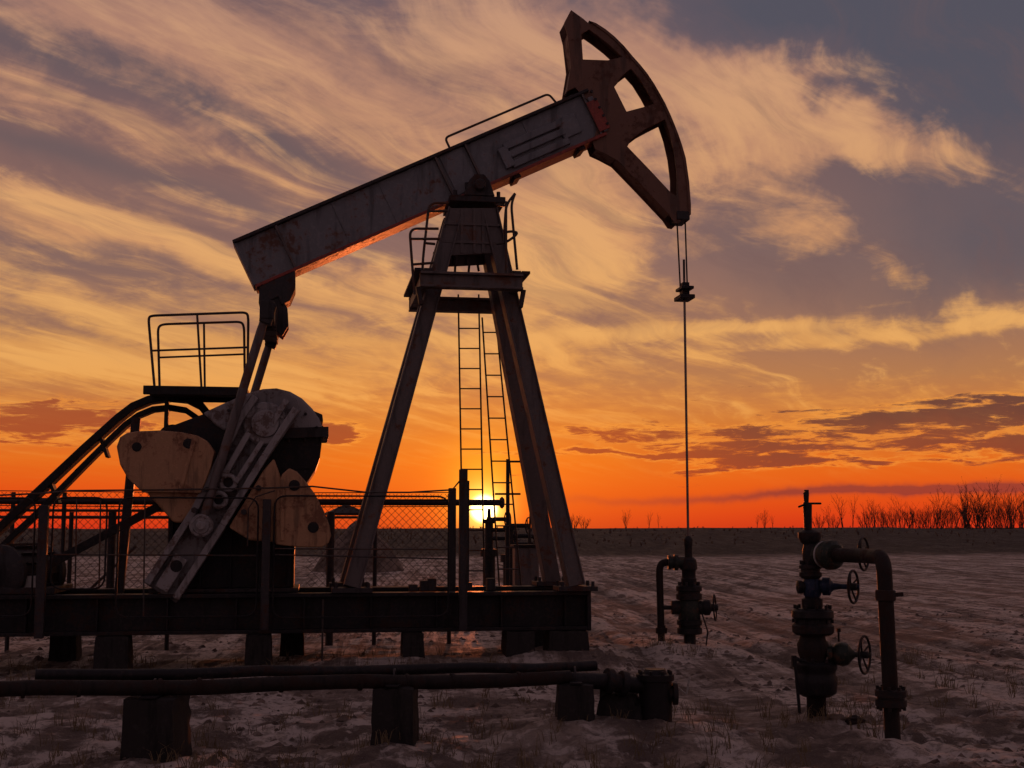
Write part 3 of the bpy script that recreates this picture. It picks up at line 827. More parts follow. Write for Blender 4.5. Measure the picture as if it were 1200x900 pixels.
# ---- cranks and counterweights
def circ(px, py, r, v, n=14):
    c = L(px, py, v); return [(c.x + r * math.cos(2 * math.pi * k / n), c.z + r * math.sin(2 * math.pi * k / n)) for k in range(n)]
def build_cranks():
    vc = -.78
    outl = [(169, 683), (207, 707), (235, 664), (264, 620), (290, 576), (316, 534), (338, 502), (353, 481), (347, 467), (332, 459), (312, 457), (294, 464), (278, 486), (262, 518), (246, 552), (226, 592), (198, 637)]
    inner = [(184, 680), (203, 692), (253, 617), (228, 603)]
    wl = [(138, 524), (142, 513), (150, 508), (162, 506), (188, 505), (213, 507), (232, 511), (243, 517), (252, 530), (248, 548), (243, 562), (236, 578), (168, 577), (151, 561), (142, 545)]
    wl2 = [(168, 572), (240, 570), (232, 588), (222, 602), (213, 613), (203, 612), (190, 597), (178, 584)]
    wr = [(388, 628), (386, 616), (380, 600), (369, 579), (358, 564), (348, 553), (339, 549), (331, 556), (325, 572), (323, 600), (323, 638), (350, 641), (377, 641), (385, 636)]
    wr2 = [(330, 562), (321, 537), (308, 552), (284, 592), (268, 618), (292, 633), (326, 636)]
    for sgn in (1, -1):
        def fv(a, b): return (min(a * sgn, b * sgn), max(a * sgn, b * sgn))
        a, b = fv(vc - .03, vc + .12)
        cr = MB().plate([P(outl, vc)], a, b).build('crank', 'crank_web_shade', pump, bevel=.012)
        # raised flanges along both long edges, hub boss, black plugs for the shaded wrist-pin holes
        def strip(pts, w, h, name='crank_flange'):
            m = MB()
            q = [L(x, y, vc) for x, y in pts]
            for i in range(len(q) - 1):
                p0, p1 = Vector((q[i].x, sgn * (vc - .09), q[i].z)), Vector((q[i + 1].x, sgn * (vc - .09), q[i + 1].z))
                m.bar(p0, p1, w, h, up=(0, 1, 0))
            m.build(name, 'crank_paint', cr, bevel=.008)
        strip([(174, 683), (230, 596), (250, 556), (282, 492), (300, 466)], .08, .15)
        strip([(207, 701), (262, 615), (312, 533), (347, 480)], .08, .15)
        strip([(262, 560), (292, 508)], .07, .13, 'crank_rib'); strip([(277, 566), (308, 518)], .06, .13, 'crank_rib'); strip([(190, 690), (214, 652)], .16, .09, 'crank_rib'); strip([(318, 500), (336, 470)], .07, .14, 'crank_rib')
        hb = L(311, 497, vc)
        m = MB(); m.lathe((hb.x, sgn * (vc + .05), hb.z), (hb.x, sgn * (vc - 1), hb.z), [(0, .26), (.13, .26), (.15, .24), (.15, .17), (.19, .16), (.20, .10)], 26); m.bolts((hb.x, sgn * (vc - .1), hb.z), (0, -sgn, 0), .21, 8, .02, .03)
        m.build('crank_hub', 'crank_paint', cr, smooth_angle=35)
        for (x, y) in ((268, 566), (257, 586)):
            c = L(x, y, vc)
            MB().ring((c.x, sgn * (vc - .12), c.z), (0, 1, 0), .085, .03, 20, 8).build('pin_bushing', 'crank_paint', cr, smooth_angle=60)
            MB().lathe((c.x, sgn * (vc - .02), c.z), (c.x, sgn * (vc - 1), c.z), [(0, .08), (.085, .08)], 20).build('pin_hole_shade', 'black_steel', cr, smooth_angle=40)  # solid black plug; its colour is the shade inside the hole
        c = L(208, 663, vc)
        MB().lathe((c.x, sgn * (vc - .02), c.z), (c.x, sgn * (vc - 1), c.z), [(0, .07), (.118, .07)], 20).build('pin_hole_shade', 'black_steel', cr, smooth_angle=40)
        for w, holes in ((wl, ((161, 524, .055), (221, 520, .06))), (wr, ((345, 569, .065), (367, 618, .065)))):
            a, b = fv(-1.0, -.62)
            g = MB().plate([P(w, -.9)], a, b).build('counterweight', 'ochre_paint', pump, bevel=.04, seg=3)
            a, b = fv(-.93, -.66)
            MB().plate([P(wl2 if w is wl else wr2, -.9)], a, b).build('weight_bracket', 'ochre_paint', g, bevel=.03, seg=3)
            for (x, y, r) in holes:
                c = L(x, y, -.95)
                MB().lathe((c.x, sgn * -.985, c.z), (c.x, sgn * -2, c.z), [(0, r), (.022, r), (.023, r * .8)], 16).build('lifting_hole_shade', 'black_steel', g, smooth_angle=40)  # black disc on the face, coloured as the dark inside of a hole
            # cast rib across the plate
            if w is wl:
                q0, q1 = L(228, 516, -.95), L(212, 574, -.95)
            else:
                q0, q1 = L(331, 562, -.95), L(331, 634, -.95)
            MB().bar((q0.x, sgn * -1.005, q0.z), (q1.x, sgn * -1.005, q1.z), .05, .035).build('cast_rib', 'ochre_paint', g, bevel=.01)
            # clamp bolts that hold the weight to the crank
            m = MB()
            for (x, y) in ((243, 574), (228, 598)) if w is wl else ((303, 572), (286, 600)):
                c = L(x, y, -.95); m.tube([(c.x, sgn * -.92, c.z), (c.x, sgn * -1.04, c.z)], .035, 6)
            m.build('clamp_bolt', 'dark_steel', g)
build_cranks()

# ---- gearbox on its pedestal, belt drive, platform, motor
def build_gearbox():
    body = [(178, 508), (200, 499), (243, 483), (290, 463), (308, 459), (324, 458), (340, 462), (354, 470), (364, 481), (372, 493), (376, 506), (377, 520), (375, 536), (370, 550), (362, 562), (345, 585), (320, 600), (240, 600), (200, 560)]
    MB().plate([P(body, -.5)], -.48, .48).build('gearbox', 'black_steel', pump, bevel=.05, seg=3)
    cov = [(238, 484), (262, 473), (290, 461), (308, 456), (324, 455), (340, 459), (354, 467), (366, 479), (374, 491), (379, 504), (262, 504), (252, 498)]
    cv = MB().plate([P(cov, -.5)], -.53, .53).build('gearbox_cover', 'crank_paint', pump, bevel=.03, seg=3)
    for k, (x, y) in enumerate(((268, 478), (296, 466), (332, 464), (358, 482), (371, 498))):
        c = L(x, y + 3, -.55); MB().tube([(c.x, -.525, c.z), (c.x, -.56, c.z)], .02, 6).build('cover_bolt', 'dark_steel', cv)
    m = MB().plate([P([(322, 502), (385, 500), (385, 512), (322, 514)], -.55)], -.56, .56)
    gx = L(380, 508, -.55)
    for k in range(3): m.tube([(gx.x - .03 - k * .20, -.50, gx.z - .10), (gx.x - .03 - k * .20, -.50, gx.z + .10)], .02, 6)
    m.build('gearbox_flange', 'dark_steel', pump, bevel=.006)
    MB().plate([P([(366, 479), (378, 484), (379, 492), (374, 493), (366, 490)], -.5)], -.3, .3).build('gearbox_lug', 'dark_steel', pump, bevel=.006)
    # pedestal: tapered welded box with side ribs
    a, b = L(188, 590, -.55).x, L(346, 590, -.55).x
    zt = L(300, 592, -.55).z
    m = MB(); m.box((a + .1, -.50, FZT + .052), (b, .50, zt))
    pd = m.build('pedestal', 'black_steel', pump, bevel=.01)
    for k in range(5):
        u = a + .14 + (b - a - .2) * k / 4
        for v in (-1, 1): MB().box((u - .015, min(v * .502, v * .56), FZT + .056), (u + .015, max(v * .502, v * .56), zt - .05)).build('pedestal_rib', 'black_steel', pd, bevel=.003)
    MB().box((a + .02, -.54, zt + .004), (b + .02, .54, zt + .06)).build('pedestal_top', 'black_steel', pd, bevel=.006)
    # belt guard (heavy hooped channel) and belt under it
    vb = .62
    og = [(-70, 686), (0, 620), (50, 573), (100, 526), (140, 490), (157, 477), (176, 469), (200, 466), (220, 468), (236, 476), (248, 491), (252, 506)]
    ig = [(-70, 712), (0, 644), (50, 596), (100, 545), (130, 515), (148, 498), (163, 487), (180, 480), (200, 478), (218, 481), (231, 490), (238, 502)]
    def strap(pts, v, w, th, name, mat):
        q = [L(x, y, v) for x, y in pts]; m = MB(); vs, fs = [], []
        for i, p in enumerate(q):
            t = (q[min(i + 1, len(q) - 1)] - q[max(i - 1, 0)]).normalized(); nrm = Vector((-t.z, 0, t.x))
            for s, dv in ((-1, -1), (1, -1), (1, 1), (-1, 1)): vs.append(p + nrm * s * th / 2 + Vector((0, dv * w / 2, 0)))
        for i in range(len(q) - 1):
            o = i * 4
            for k in range(4): fs.append((o + k, o + (k + 1) % 4, o + 4 + (k + 1) % 4, o + 4 + k))
        fs += [(3, 2, 1, 0), tuple(len(vs) - 4 + k for k in range(4))]
        return m.add(vs, fs).build(name, mat, pump, bevel=.008)
    strap(og, vb, .26, .10, 'belt_guard', 'black_steel')
    strap(ig, vb, .20, .07, 'drive_belt', 'rubber')
    pc = L(203, 516, vb)
    m = MB().lathe((pc.x, vb - .12, pc.z), (pc.x, vb + .12, pc.z), [(0, .05), (.0, .19), (.05, .20), (.06, .17), (.18, .17), (.19, .20), (.24, .19), (.24, .05)], 32); m.build('pulley', 'dark_steel', pump, smooth_angle=35)
    for px in (60, 118):
        a1, b1 = L(px, 565 - (px - 60) * .93, vb), L(px + 9, 590 - (px - 60) * .93, vb)
        MB().bar(a1, b1, .04, .22, up=(0, 1, 0)).build('guard_tie', 'black_steel', pump, bevel=.003)
    # service platform with rails
    ua, ub = L(168, 460, -.45).x, L(290, 460, -.45).x
    z1, z0 = L(230, 453, -.45).z, L(230, 463, -.45).z
    m = MB()
    for v in (-.45, .42): m.box((ua, v - .04, z0), (ub, v + .04, z1))
    pf = m.build('service_platform', 'black_steel', pump, bevel=.006)
    for k in range(6): MB().box((ua, -.405 + k * .132, z1 - .05), (ub, -.405 + k * .132 + .12, z1 - .012)).build('deck_plank', 'dark_steel', pf, bevel=.003)
    for v, path, mid, post in ((-.42, [(181, 453), (174, 374), (176, 370), (289, 366), (291, 372), (290, 452)], [(177, 411), (290, 407)], [(231, 368), (236, 453)]),
                               (.40, [(187, 453), (185, 384), (190, 380), (283, 377), (286, 383), (287, 452)], [(186, 419), (287, 415)], [(239, 379), (240, 453)])):
        MB().tube(round_path([L(x, y, v) for x, y in path], .08), .016, 8).build('guard_rail', 'rail_steel', pump, smooth_angle=60)
        MB().tube([L(x, y, v) for x, y in mid], .013, 8).build('guard_rail', 'rail_steel', pump, smooth_angle=60)
        MB().tube([L(x, y, v) for x, y in post], .014, 8).build('guard_rail', 'rail_steel', pump, smooth_angle=60)
    for (x0, y0, x1, y1, v, w) in ((160, 490, 139, 700, .42, .11), (196, 466, 194, 520, .42, .05), (282, 466, 284, 500, .42, .06)):
        MB().bar(L(x0, y0, v), L(x1, y1, v), w, .10).build('platform_leg', 'dark_steel', pump, bevel=.005)
    MB().bar(L(46, 668, -.55), L(196, 588, -.45), .10, .06).build('brace', 'black_steel', pump, bevel=.004)
    # motor on a slide base
    mc = L(8, 672, -.3)
    m = MB().lathe((mc.x - .05, -.62, mc.z), (mc.x + .35, .35, mc.z), [(0, .10), (.01, .30), (.04, .34), (.10, .34), (.12, .31), (.80, .31), (.82, .34), (.90, .34), (.92, .30), (.98, .12)], 30)
    mo = m.build('motor', 'dark_steel', pump, smooth_angle=35)
    ax = Vector((.4, .97, 0)).normalized()
    for k in range(16):
        an = 2 * math.pi * k / 16
        u = Vector((0, 0, 1)); w = ax.cross(u)
        d = u * math.cos(an) + w * math.sin(an); p = Vector((mc.x - .05, -.62, mc.z)) + d * .325
        MB().bar(p + ax * .14, p + ax * .78, .015, .05, up=d).build('cooling_fin', 'dark_steel', mo)
    m = MB().lathe((mc.x - .30, -.76, mc.z - .02), (mc.x - .30 + .4, -.76 + .97, mc.z - .02), [(0, .06), (0.0, .2), (.02, .22), (.03, .2), (.10, .2), (.11, .22), (.13, .2), (.13, .05)], 28)
    m.build('motor_pulley', 'pale_steel', mo, smooth_angle=35)
    m = MB(); m.box((mc.x - .6, -.7, FZT + .004), (mc.x + .62, .5, FZT + .08)); m.box((mc.x - .22, -.4, FZT + .078), (mc.x + .45, .2, mc.z - .26)); m.build('motor_base', 'dark_steel', mo, bevel=.008)
    MB().box((mc.x + .22, -.62, mc.z - .22), (mc.x + .42, -.45, mc.z - .02)).build('terminal_box', 'pale_steel', mo, bevel=.01)
    # odd fittings on the frame: brackets, cable, drip pipe
    for px in (180, 192, 484, 497, 506, 548, 575):
        c = L(px, 690, -.6); MB().box((c.x - .05, -.66, FZT + .004), (c.x + .05, -.52, FZT + .06 + rng.random() * .10)).build('frame_lug', 'dark_steel', pump, bevel=.006)
    c = L(378, 740, -.9); MB().tube([(c.x, -.90, .80), (c.x, -.91, -.2)], .012, 6).build('drain_pipe', 'rail_steel', pump)
build_gearbox()

# ================================================================== valves and wellheads
def handwheel(parent, c, axis, R0, r=.012, spokes=4, mat='black_steel', hub=.03):
    c, t = Vector(c), Vector(axis).normalized()
    a = Vector((0, 0, 1)); u = (a - t * a.dot(t)).normalized(); w = t.cross(u)
    m = MB(); m.ring(c, t, R0, r, 32, 8)
    for k in range(spokes):
        an = 2 * math.pi * k / spokes + .5; d = u * math.cos(an) + w * math.sin(an)
        m.tube([c + d * hub * .5 - t * .02, c + d * R0 * .55 - t * .012, c + d * R0], r * .75, 6)
    m.lathe(c - t * .03, c + t, [(0, hub), (.06, hub), (.065, hub * .7)], 12)
    return m.build('handwheel', mat, parent, smooth_angle=50)
def flange(m, c, axis, rad, th, n=8):
    """a flange disc of thickness th starting at c, with studs"""
    c, t = Vector(c), Vector(axis).normalized()
    m.lathe(c, c + t, [(0, rad * .97), (.006, rad), (th - .006, rad), (th, rad * .97)], 24)
    m.bolts(c + t * th, t, rad * .8, n, rad * .10, .02); m.bolts(c, -t, rad * .8, n, rad * .10, .02)

def build_well():
    w = PF.loc + Matrix.Rotation(PF.rz, 3, 'Z') @ Vector((ROD.x, 0, 0))
    F = Frame(w.x, w.y, 0); L = F.L
    root = empty('wellhead', (w.x, w.y, 0))
    tag(root, 'dark wellhead under the polished rod with small side valve and bent flow pipe', 'wellhead')
    def z(py): return L(806, py, 0).z
    sx = 16.9 / 1500
    Z = Vector((0, 0, 1))
    def lat(name, rows, mat='black_steel', n=20):
        m = MB(); z0 = z(rows[0][0])
        m.lathe((0, 0, z0), (0, 0, z0 + 1), [(z(py) - z0, r * sx) for py, r in rows], n)
        return m.build(name, mat, root, smooth_angle=35)
    lat('conductor_pipe', [(790, 7), (742, 7)])
    lat('casing_flange', [(743, 13), (742, 14.5), (736, 14.5), (735, 12.5), (733, 12.5), (732, 14.5), (727, 14.5), (726, 13)])
    lat('casing_head', [(727, 11), (722, 12.5), (707, 12.5), (702, 11)], 'green_valve')
    lat('tubing_flange', [(703, 13), (702, 15), (696, 15), (695, 13), (693, 13), (692, 15), (687, 15), (686, 13)])
    lat('tubing_head', [(687, 8), (682, 9), (678, 9), (677, 8), (669, 8), (667, 9)])
    lat('tee', [(668, 8), (667, 10), (662, 10), (656, 9), (653, 6)])
    sbx = lat('stuffing_box', [(653, 4.5), (640, 4.5), (639, 5), (632, 5), (630, 4), (628, 2)])
    MB().bar((-.06, 0, z(633)), (.06, 0, z(633)), .018, .018).build('gland_bolt', 'black_steel', sbx)
    for py in (686, 726):
        for k in range(8):
            an = 2 * math.pi * (k + .5) / 8; q = (11.5 * sx * math.cos(an), 11.5 * sx * math.sin(an))
            MB().tube([(*q, z(py) - .01), (*q, z(py) + .045)], .018, 6).build('stud', 'dark_steel', root)
    # side outlet, union and flow pipe to the left
    y = z(659)
    m = MB(); m.lathe((0, 0, y), (-1, -.0, y), [(.05, .075), (.14, .075), (.14, .105), (.19, .105), (.19, .08), (.23, .08), (.23, .095), (.27, .095), (.27, .05)], 20); m.build('union', 'green_valve', root, smooth_angle=35)
    xa = L(773, 700, 0).x
    m = MB(); m.tube(round_path([(-.2, 0, y), (xa, 0, y), (xa + .02, 0, -.1)], .14), .046, 12); fp = m.build('flow_pipe', 'rust_pipe', root, smooth_angle=50)
    m = MB(); m.lathe((xa + .018, 0, z(742)), (xa + .018, 0, 3), [(0, .075), (.07, .075), (.07, .055), (.10, .055)], 16); m.build('pipe_collar', 'rust_pipe', fp, smooth_angle=35)
    y = z(712)
    m = MB(); m.tube([(-.1, 0, y), (xa, 0, y)], .028, 10); m.lathe((-.12, 0, y), (-1, 0, y), [(0, .09), (.11, .09), (.115, .06)], 18); m.build('side_outlet', 'black_steel', root, smooth_angle=35)
    m = MB(); m.lathe((.1, 0, y), (1, 0, y), [(0, .09), (.06, .09), (.06, .075), (.10, .10), (.16, .10), (.19, .05), (.27, .04)], 18); vb = m.build('gate_valve', 'black_steel', root, smooth_angle=35)
    handwheel(vb, (.33, -.01, y), (.97, -.25, .05), .165, .011, 5, 'black_steel')
    # thin sampling line down to the soil
    m = MB(); m.tube([(.15, -.05, y - .05), (.22, -.1, y - .3), (.16, -.12, -.1)], .010, 6); m.build('sample_line', 'black_steel', root, smooth_angle=60)
build_well()

def build_tree():
    Y0 = 10.85
    base = at(957, 800, Y0)
    F = Frame(base.x, Y0, 0); L = F.L
    root = empty('valve_tree', (base.x, Y0, 0))
    tag(root, 'stacked valve tree in the right foreground with three handwheels and bent riser pipe', 'valve tree')
    sx = Y0 / 1500
    def col(name, cx, rows, mat='black_steel', n=24, v=0.0):
        """upright turned piece; rows of (py, half width px)"""
        c = L(cx, rows[0][0], v); z0 = c.z
        m = MB(); m.lathe((c.x, v, z0), (c.x, v, z0 + 1), [(L(cx, py, v).z - z0, r * sx) for py, r in rows], n)
        return m, c
    def put(name, cx, rows, mat='black_steel', studs=None, v=0.0):
        m, c = col(name, cx, rows, mat, v=v)
        for s in studs or ():
            py, r, k = s; m.bolts((c.x, v, L(cx, py, v).z), (0, 0, 1), r * sx, k, .013, .03)
        return m.build(name, mat, root, smooth_angle=35)
    put('conductor_pipe', 958, [(870, 11), (815, 11), (812, 13)], 'rust_pipe')
    put('casing_spool', 957, [(816, 16), (812, 22), (809, 23), (800, 24), (793, 24), (790, 22), (786, 22), (783, 24), (778, 24), (775, 20)], 'black_steel', ((775, 21, 8),))
    put('spool_body', 953, [(777, 15), (772, 15), (765, 17), (755, 18), (749, 15), (744, 14)], 'rust_pipe')
    put('main_flange', 953, [(744, 20), (741, 23.5), (733, 24), (730, 21), (726, 21), (723, 24), (716, 23.5), (713, 20)], 'black_steel', ((713, 20, 10), (729.5, 22, 10)))
    put('neck', 952, [(714, 11), (709, 12), (702, 12), (700, 8), (697, 8)], 'black_steel')
    put('gate_body', 952, [(700, 8), (697, 10), (690, 11), (681, 10), (677, 8)], 'blue_valve')
    put('upper_flange', 950, [(678, 10), (675, 13), (671, 13), (670, 11), (667, 11), (666, 13), (663, 13), (661, 10)], 'black_steel', ((661, 10.5, 8),))
    put('tee_body', 952, [(663, 10), (655, 11), (645, 11), (637, 9)], 'black_steel')
    put('cap_flange', 949, [(638, 8), (635, 11), (630, 13), (624, 13), (621, 8)], 'black_steel')
    sp = put('cap', 947, [(622, 4.5), (606, 4.7), (592, 5.2), (589, 5)], 'black_steel')
    a = L(945, 590, 0); m = MB(); m.tube([(a.x, 0, a.z), (a.x, 0, L(945, 577, 0).z)], [.020, .026], 8); m.box((a.x - .018, -.016, L(945, 580, 0).z), (a.x + .02, .016, L(945, 574, 0).z))
    m.build('needle_valve', 'black_steel', sp, bevel=.003)
    m = MB(); m.tube([L(936, 594, -.06), L(946, 590, 0), L(962, 590, .06)], .009, 6); m.build('tommy_bar', 'black_steel', sp, smooth_angle=60)
    # horizontal run from the tee towards the riser (it comes towards the viewer)
    zc = L(975, 650, -.1).z; x0 = L(958, 650, 0).x
    xr = None
    Yr = 9.75; pr = at(1037, 700, Yr); rx, rv = pr.x - base.x, Yr - Y0
    d = Vector((rx - x0, rv * .55, 0)).normalized()
    p0 = Vector((x0, 0, zc))
    m = MB(); m.lathe(p0, p0 + d, [(.02, .075), (.05, .075), (.05, .105), (.085, .105), (.085, .08), (.10, .085), (.12, .11), (.17, .125), (.22, .12), (.26, .085)], 26)
    m.bolts(p0 + d * .085, d, .09, 8, .012, .02); m.build('wing_valve', 'green_valve', root, smooth_angle=35)
    m = MB(); m.ring(p0 + d * .105, d, .098, .016, 24, 8); m.build('seal_ring', 'pale_steel', root, smooth_angle=60)
    pe = p0 + d * .62
    m = MB(); m.tube(round_path([p0 + d * .24, pe, Vector((rx, rv, zc)) , Vector((rx + .03, rv, -.25))], .13, 8), .058, 16)
    rp = m.build('riser_pipe', 'rust_pipe', root, smooth_angle=50)
    zz = at(1037, 704, Yr).z
    m = MB(); m.lathe((rx + .005, rv, zz), (rx + .005, rv, zz + 1), [(0, .068), (.005, .075), (.075, .075), (.08, .068)], 18); m.bar((rx, rv, zz + .04), (rx + .13, rv - .03, zz + .05), .03, .04); m.build('pipe_clamp', 'black_steel', rp, smooth_angle=35)
    zz = at(1039, 828, Yr).z
    m = MB(); m.lathe((rx + .02, rv, zz), (rx + .02, rv, zz + 1), [(0, .10), (.005, .115), (.05, .115), (.055, .10), (.07, .10), (.075, .115), (.12, .115), (.125, .10)], 22); m.bolts((rx + .02, rv, zz + .125), (0, 0, 1), .095, 8, .013, .025); m.bolts((rx + .02, rv, zz), (0, 0, -1), .095, 8, .013, .025)
    m.build('pipe_flange', 'black_steel', rp, smooth_angle=35)
    # handwheels on stems; the wheels stand nearly edge-on
    ax = Vector((.84, -.54, 0)).normalized()
    def stem(cx, cy, px, py, mat, wr, prof, wc=None):
        s = L(cx, cy, 0); e = L(px, py, -.10)
        dd = Vector((e.x - s.x, e.y, 0)); ln = dd.length; dd.normalize(); dd.z = 0
        m = MB(); m.lathe(s, s + dd, prof + [(ln - .10, .022), (ln + .05, .020)], 18)
        bo = m.build('valve_bonnet', mat, root, smooth_angle=35)
        handwheel(bo, s + dd * ln, ax, wr, .011, 4)
    stem(954, 687, 1000, 689, 'blue_valve', .133, [(.05, .055), (.07, .055), (.07, .075), (.13, .075), (.14, .05), (.16, .03)])
    stem(958, 766, 1013, 762, 'green_valve', .152, [(.08, .075), (.12, .075), (.13, .06), (.15, .085), (.20, .10), (.25, .085), (.28, .045), (.30, .03)])
    # wheel that shows beyond the riser
    s = Vector((x0 + .1, .12, zc)); wc = L(1012, 648, .30)
    m = MB(); m.tube([s, Vector((wc.x, .30, zc))], .024, 10); bo = m.build('valve_bonnet', 'black_steel', root, smooth_angle=50)
    handwheel(bo, (wc.x, .30, zc), ax, .140, .011, 4)
    # left stub of the gate valve, small valve stem, thin drain line
    s = L(944, 688, 0); m = MB(); m.lathe(s, s + Vector((-1, 0, 0)), [(0, .045), (.03, .045), (.03, .055), (.065, .055), (.075, .03)], 14); m.build('stub', 'black_steel', root, smooth_angle=35)
    s = L(983, 752, -.05); m = MB(); m.tube([s, s + Vector((0, 0, .09))], .009, 6); m.box(s + Vector((-.015, -.015, .08)), s + Vector((.015, .015, .11))); m.build('bleed_valve', 'black_steel', root)
    m = MB(); m.tube(round_path([L(945, 775, -.15), L(931, 772, -.17), L(934, 800, -.17), L(937, 836, -.17)], .04), .014, 7); m.box(L(934, 782, -.2), L(927, 768, -.15)); m.build('drain_line', 'black_steel', root, smooth_angle=50)
build_tree()

# ================================================================== pipeline in the foreground
def build_pipeline():
    def pp(px, py): return at(px, py, 9.0 + (px - 180) / 590 * 1.25)
    a, b = pp(-60, 810), pp(668, 795)
    m = MB(); pts = [a + (b - a) * t for t in np.linspace(0, 1, 9)]
    for i, p in enumerate(pts): p.z += .012 * math.sin(i * 1.7)
    m.tube(pts, .052, 16)
    o = m.build('flow_line', 'rust_pipe', None, smooth_angle=50)
    tag(o, 'thick rusty pipe nearest the camera resting on blocks across the left foreground', 'pipe')
    for t in (.10, .18, .30, .36, .49, .62, .70, .78, .9):
        p, q = a + (b - a) * t, a + (b - a) * (t + .004)
        MB().lathe(p, q, [(0, .054), (.006, .058), (.022, .058), (.028, .054)], 16).build('weld_collar', 'rust_pipe', o, smooth_angle=40)
    a, b = pp(28, 796) + Vector((0, .2, 0.0)), pp(700, 784) + Vector((0, .2, 0))
    pts = [a + (b - a) * t for t in np.linspace(0, 1, 9)]
    for i, p in enumerate(pts): p.z += .010 * math.sin(i * 2.3 + 1)
    o = MB().tube(pts, .04, 14).build('flow_line', 'black_steel', None, smooth_angle=50)
    tag(o, 'thinner dark pipe lying just behind the rusty foreground pipe', 'pipe')
    # supports
    for i, (x0, x1, top, bot, lab) in enumerate(((146, 211, 816, 893, 'widest dark block under the foreground pipes near the left edge'),
                                                 (437, 486, 803, 868, 'middle one of the three dark blocks under the foreground pipes'),
                                                 (654, 694, 800, 840, 'low dark block under the right end of the foreground pipes'))):
        p0, p1 = pp(x0, bot), pp(x1, bot); zt = pp((x0 + x1) / 2, top).z; y = (p0.y + p1.y) / 2
        x0_, x1_ = p0.x, p1.x; zb = gz((x0_ + x1_) / 2, y) - .25
        root = empty('pipe_support', ((x0_ + x1_) / 2, y, 0)); hw = (x1_ - x0_) / 2
        tag(root, lab, 'pipe support', 'blocks under the foreground pipes')
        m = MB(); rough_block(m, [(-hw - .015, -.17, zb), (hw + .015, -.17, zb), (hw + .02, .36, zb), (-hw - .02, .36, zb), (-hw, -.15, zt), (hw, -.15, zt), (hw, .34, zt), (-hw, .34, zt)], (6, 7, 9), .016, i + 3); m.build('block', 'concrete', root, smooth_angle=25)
        m = MB(); m.box((-hw * .35, -.16, zt + .002), (hw * .35, .35, zt + .018))
        m.build('saddle_plate', 'black_steel', root, bevel=.004)
        m = MB(); m.tube([(0, .06 * math.cos(k) - .0, zt + .055 + .062 * math.sin(k)) for k in np.linspace(-.4, math.pi + .4, 12)], .008, 6); m.build('clamp_strap', 'dark_steel', root, smooth_angle=60)
    # valve station at the end of the line
    c = pp(768, 815); r = empty('line_end_valve', (c.x, c.y, 0))
    tag(r, 'squat black valve body at the right end of the foreground pipes', 'valve')
    zg = gz(c.x, c.y)
    m = MB(); m.lathe((0, 0, zg - .1), (0, 0, zg + 1), [(0, .13), (.40, .13), (.405, .15), (.45, .15), (.455, .10), (.49, .08)], 20); m.bolts((0, 0, zg + .35), (0, 0, 1), .125, 8, .014, .03); m.build('body', 'black_steel', r, smooth_angle=35)
    m = MB(); m.lathe((.05, -.02, zg + .20), (1, -.02, zg + .20), [(0, .06), (.08, .06), (.085, .085), (.12, .085), (.125, .05)], 16); m.build('blind_flange', 'black_steel', r, smooth_angle=35)
    e = pp(690, 797) - Vector((c.x, c.y, 0))
    m = MB(); m.tube([(e.x - .15, e.y - .03, e.z), (e.x * .6, e.y * .6, e.z - .02), (-.05, 0, zg + .25)], .062, 12); m.lathe((e.x * .75, e.y * .75, e.z - .01), (e.x * .3, e.y * .3, zg + .26), [(0, .10), (.05, .10), (.05, .07), (.12, .07), (.12, .10), (.17, .10)], 16); m.build('elbow', 'black_steel', r, smooth_angle=40)
    m = MB(); m.tube([(.16, 0, zg + .26), (.24, -.02, zg + .20), (.27, -.02, zg + .33)], .010, 6); m.build('lever', 'pale_steel', r, smooth_angle=50)
    c = pp(728, 828); b = MB(); zg = gz(c.x, c.y)
    rough_block(b, [(-.22, -.10, zg - .2), (.21, -.10, zg - .2), (.24, .3, zg - .2), (-.2, .3, zg - .2), (-.16, -.02, zg + .20), (.13, -.03, zg + .17), (.15, .25, zg + .2), (-.13, .25, zg + .19)], (6, 6, 6), .03, 77)
    o = b.build('anchor_block', 'concrete', None, smooth_angle=30); o.location = (c.x, c.y + .05, 0)
    tag(o, 'rough grey anchor block between the last pipe support and the black valve', 'block')
build_pipeline()

# ================================================================== fences
def chain_link(L_, u0, u1, z0, z1, v, pitch=.075, r=.0031):
    """diagonal wires both ways, zig-zag woven"""
    m = MB(); h = z1 - z0
    def wire(s):
        k = u0 - h if s > 0 else u0
        end = u1 if s > 0 else u1 + h
        while k < end:
            a0, a1 = k, k + s * h
            t0, t1 = 0.0, 1.0
            for lim, inside in ((u0, 1), (u1, -1)):
                f0, f1 = (a0 - lim) * inside, (a1 - lim) * inside
                if f0 < 0 and f1 < 0: t0 = 2
                elif f0 < 0: t0 = max(t0, -f0 / (f1 - f0))
                elif f1 < 0: t1 = min(t1, f0 / (f0 - f1))
            if t1 - t0 > .01:
                m.tube([(a0 + (a1 - a0) * t0, v + s * r, z0 + h * t0), (a0 + (a1 - a0) * t1, v + s * r, z0 + h * t1)], r, 4, cap=False)
            k += pitch * 1.414
    wire(1); wire(-1)
    return m
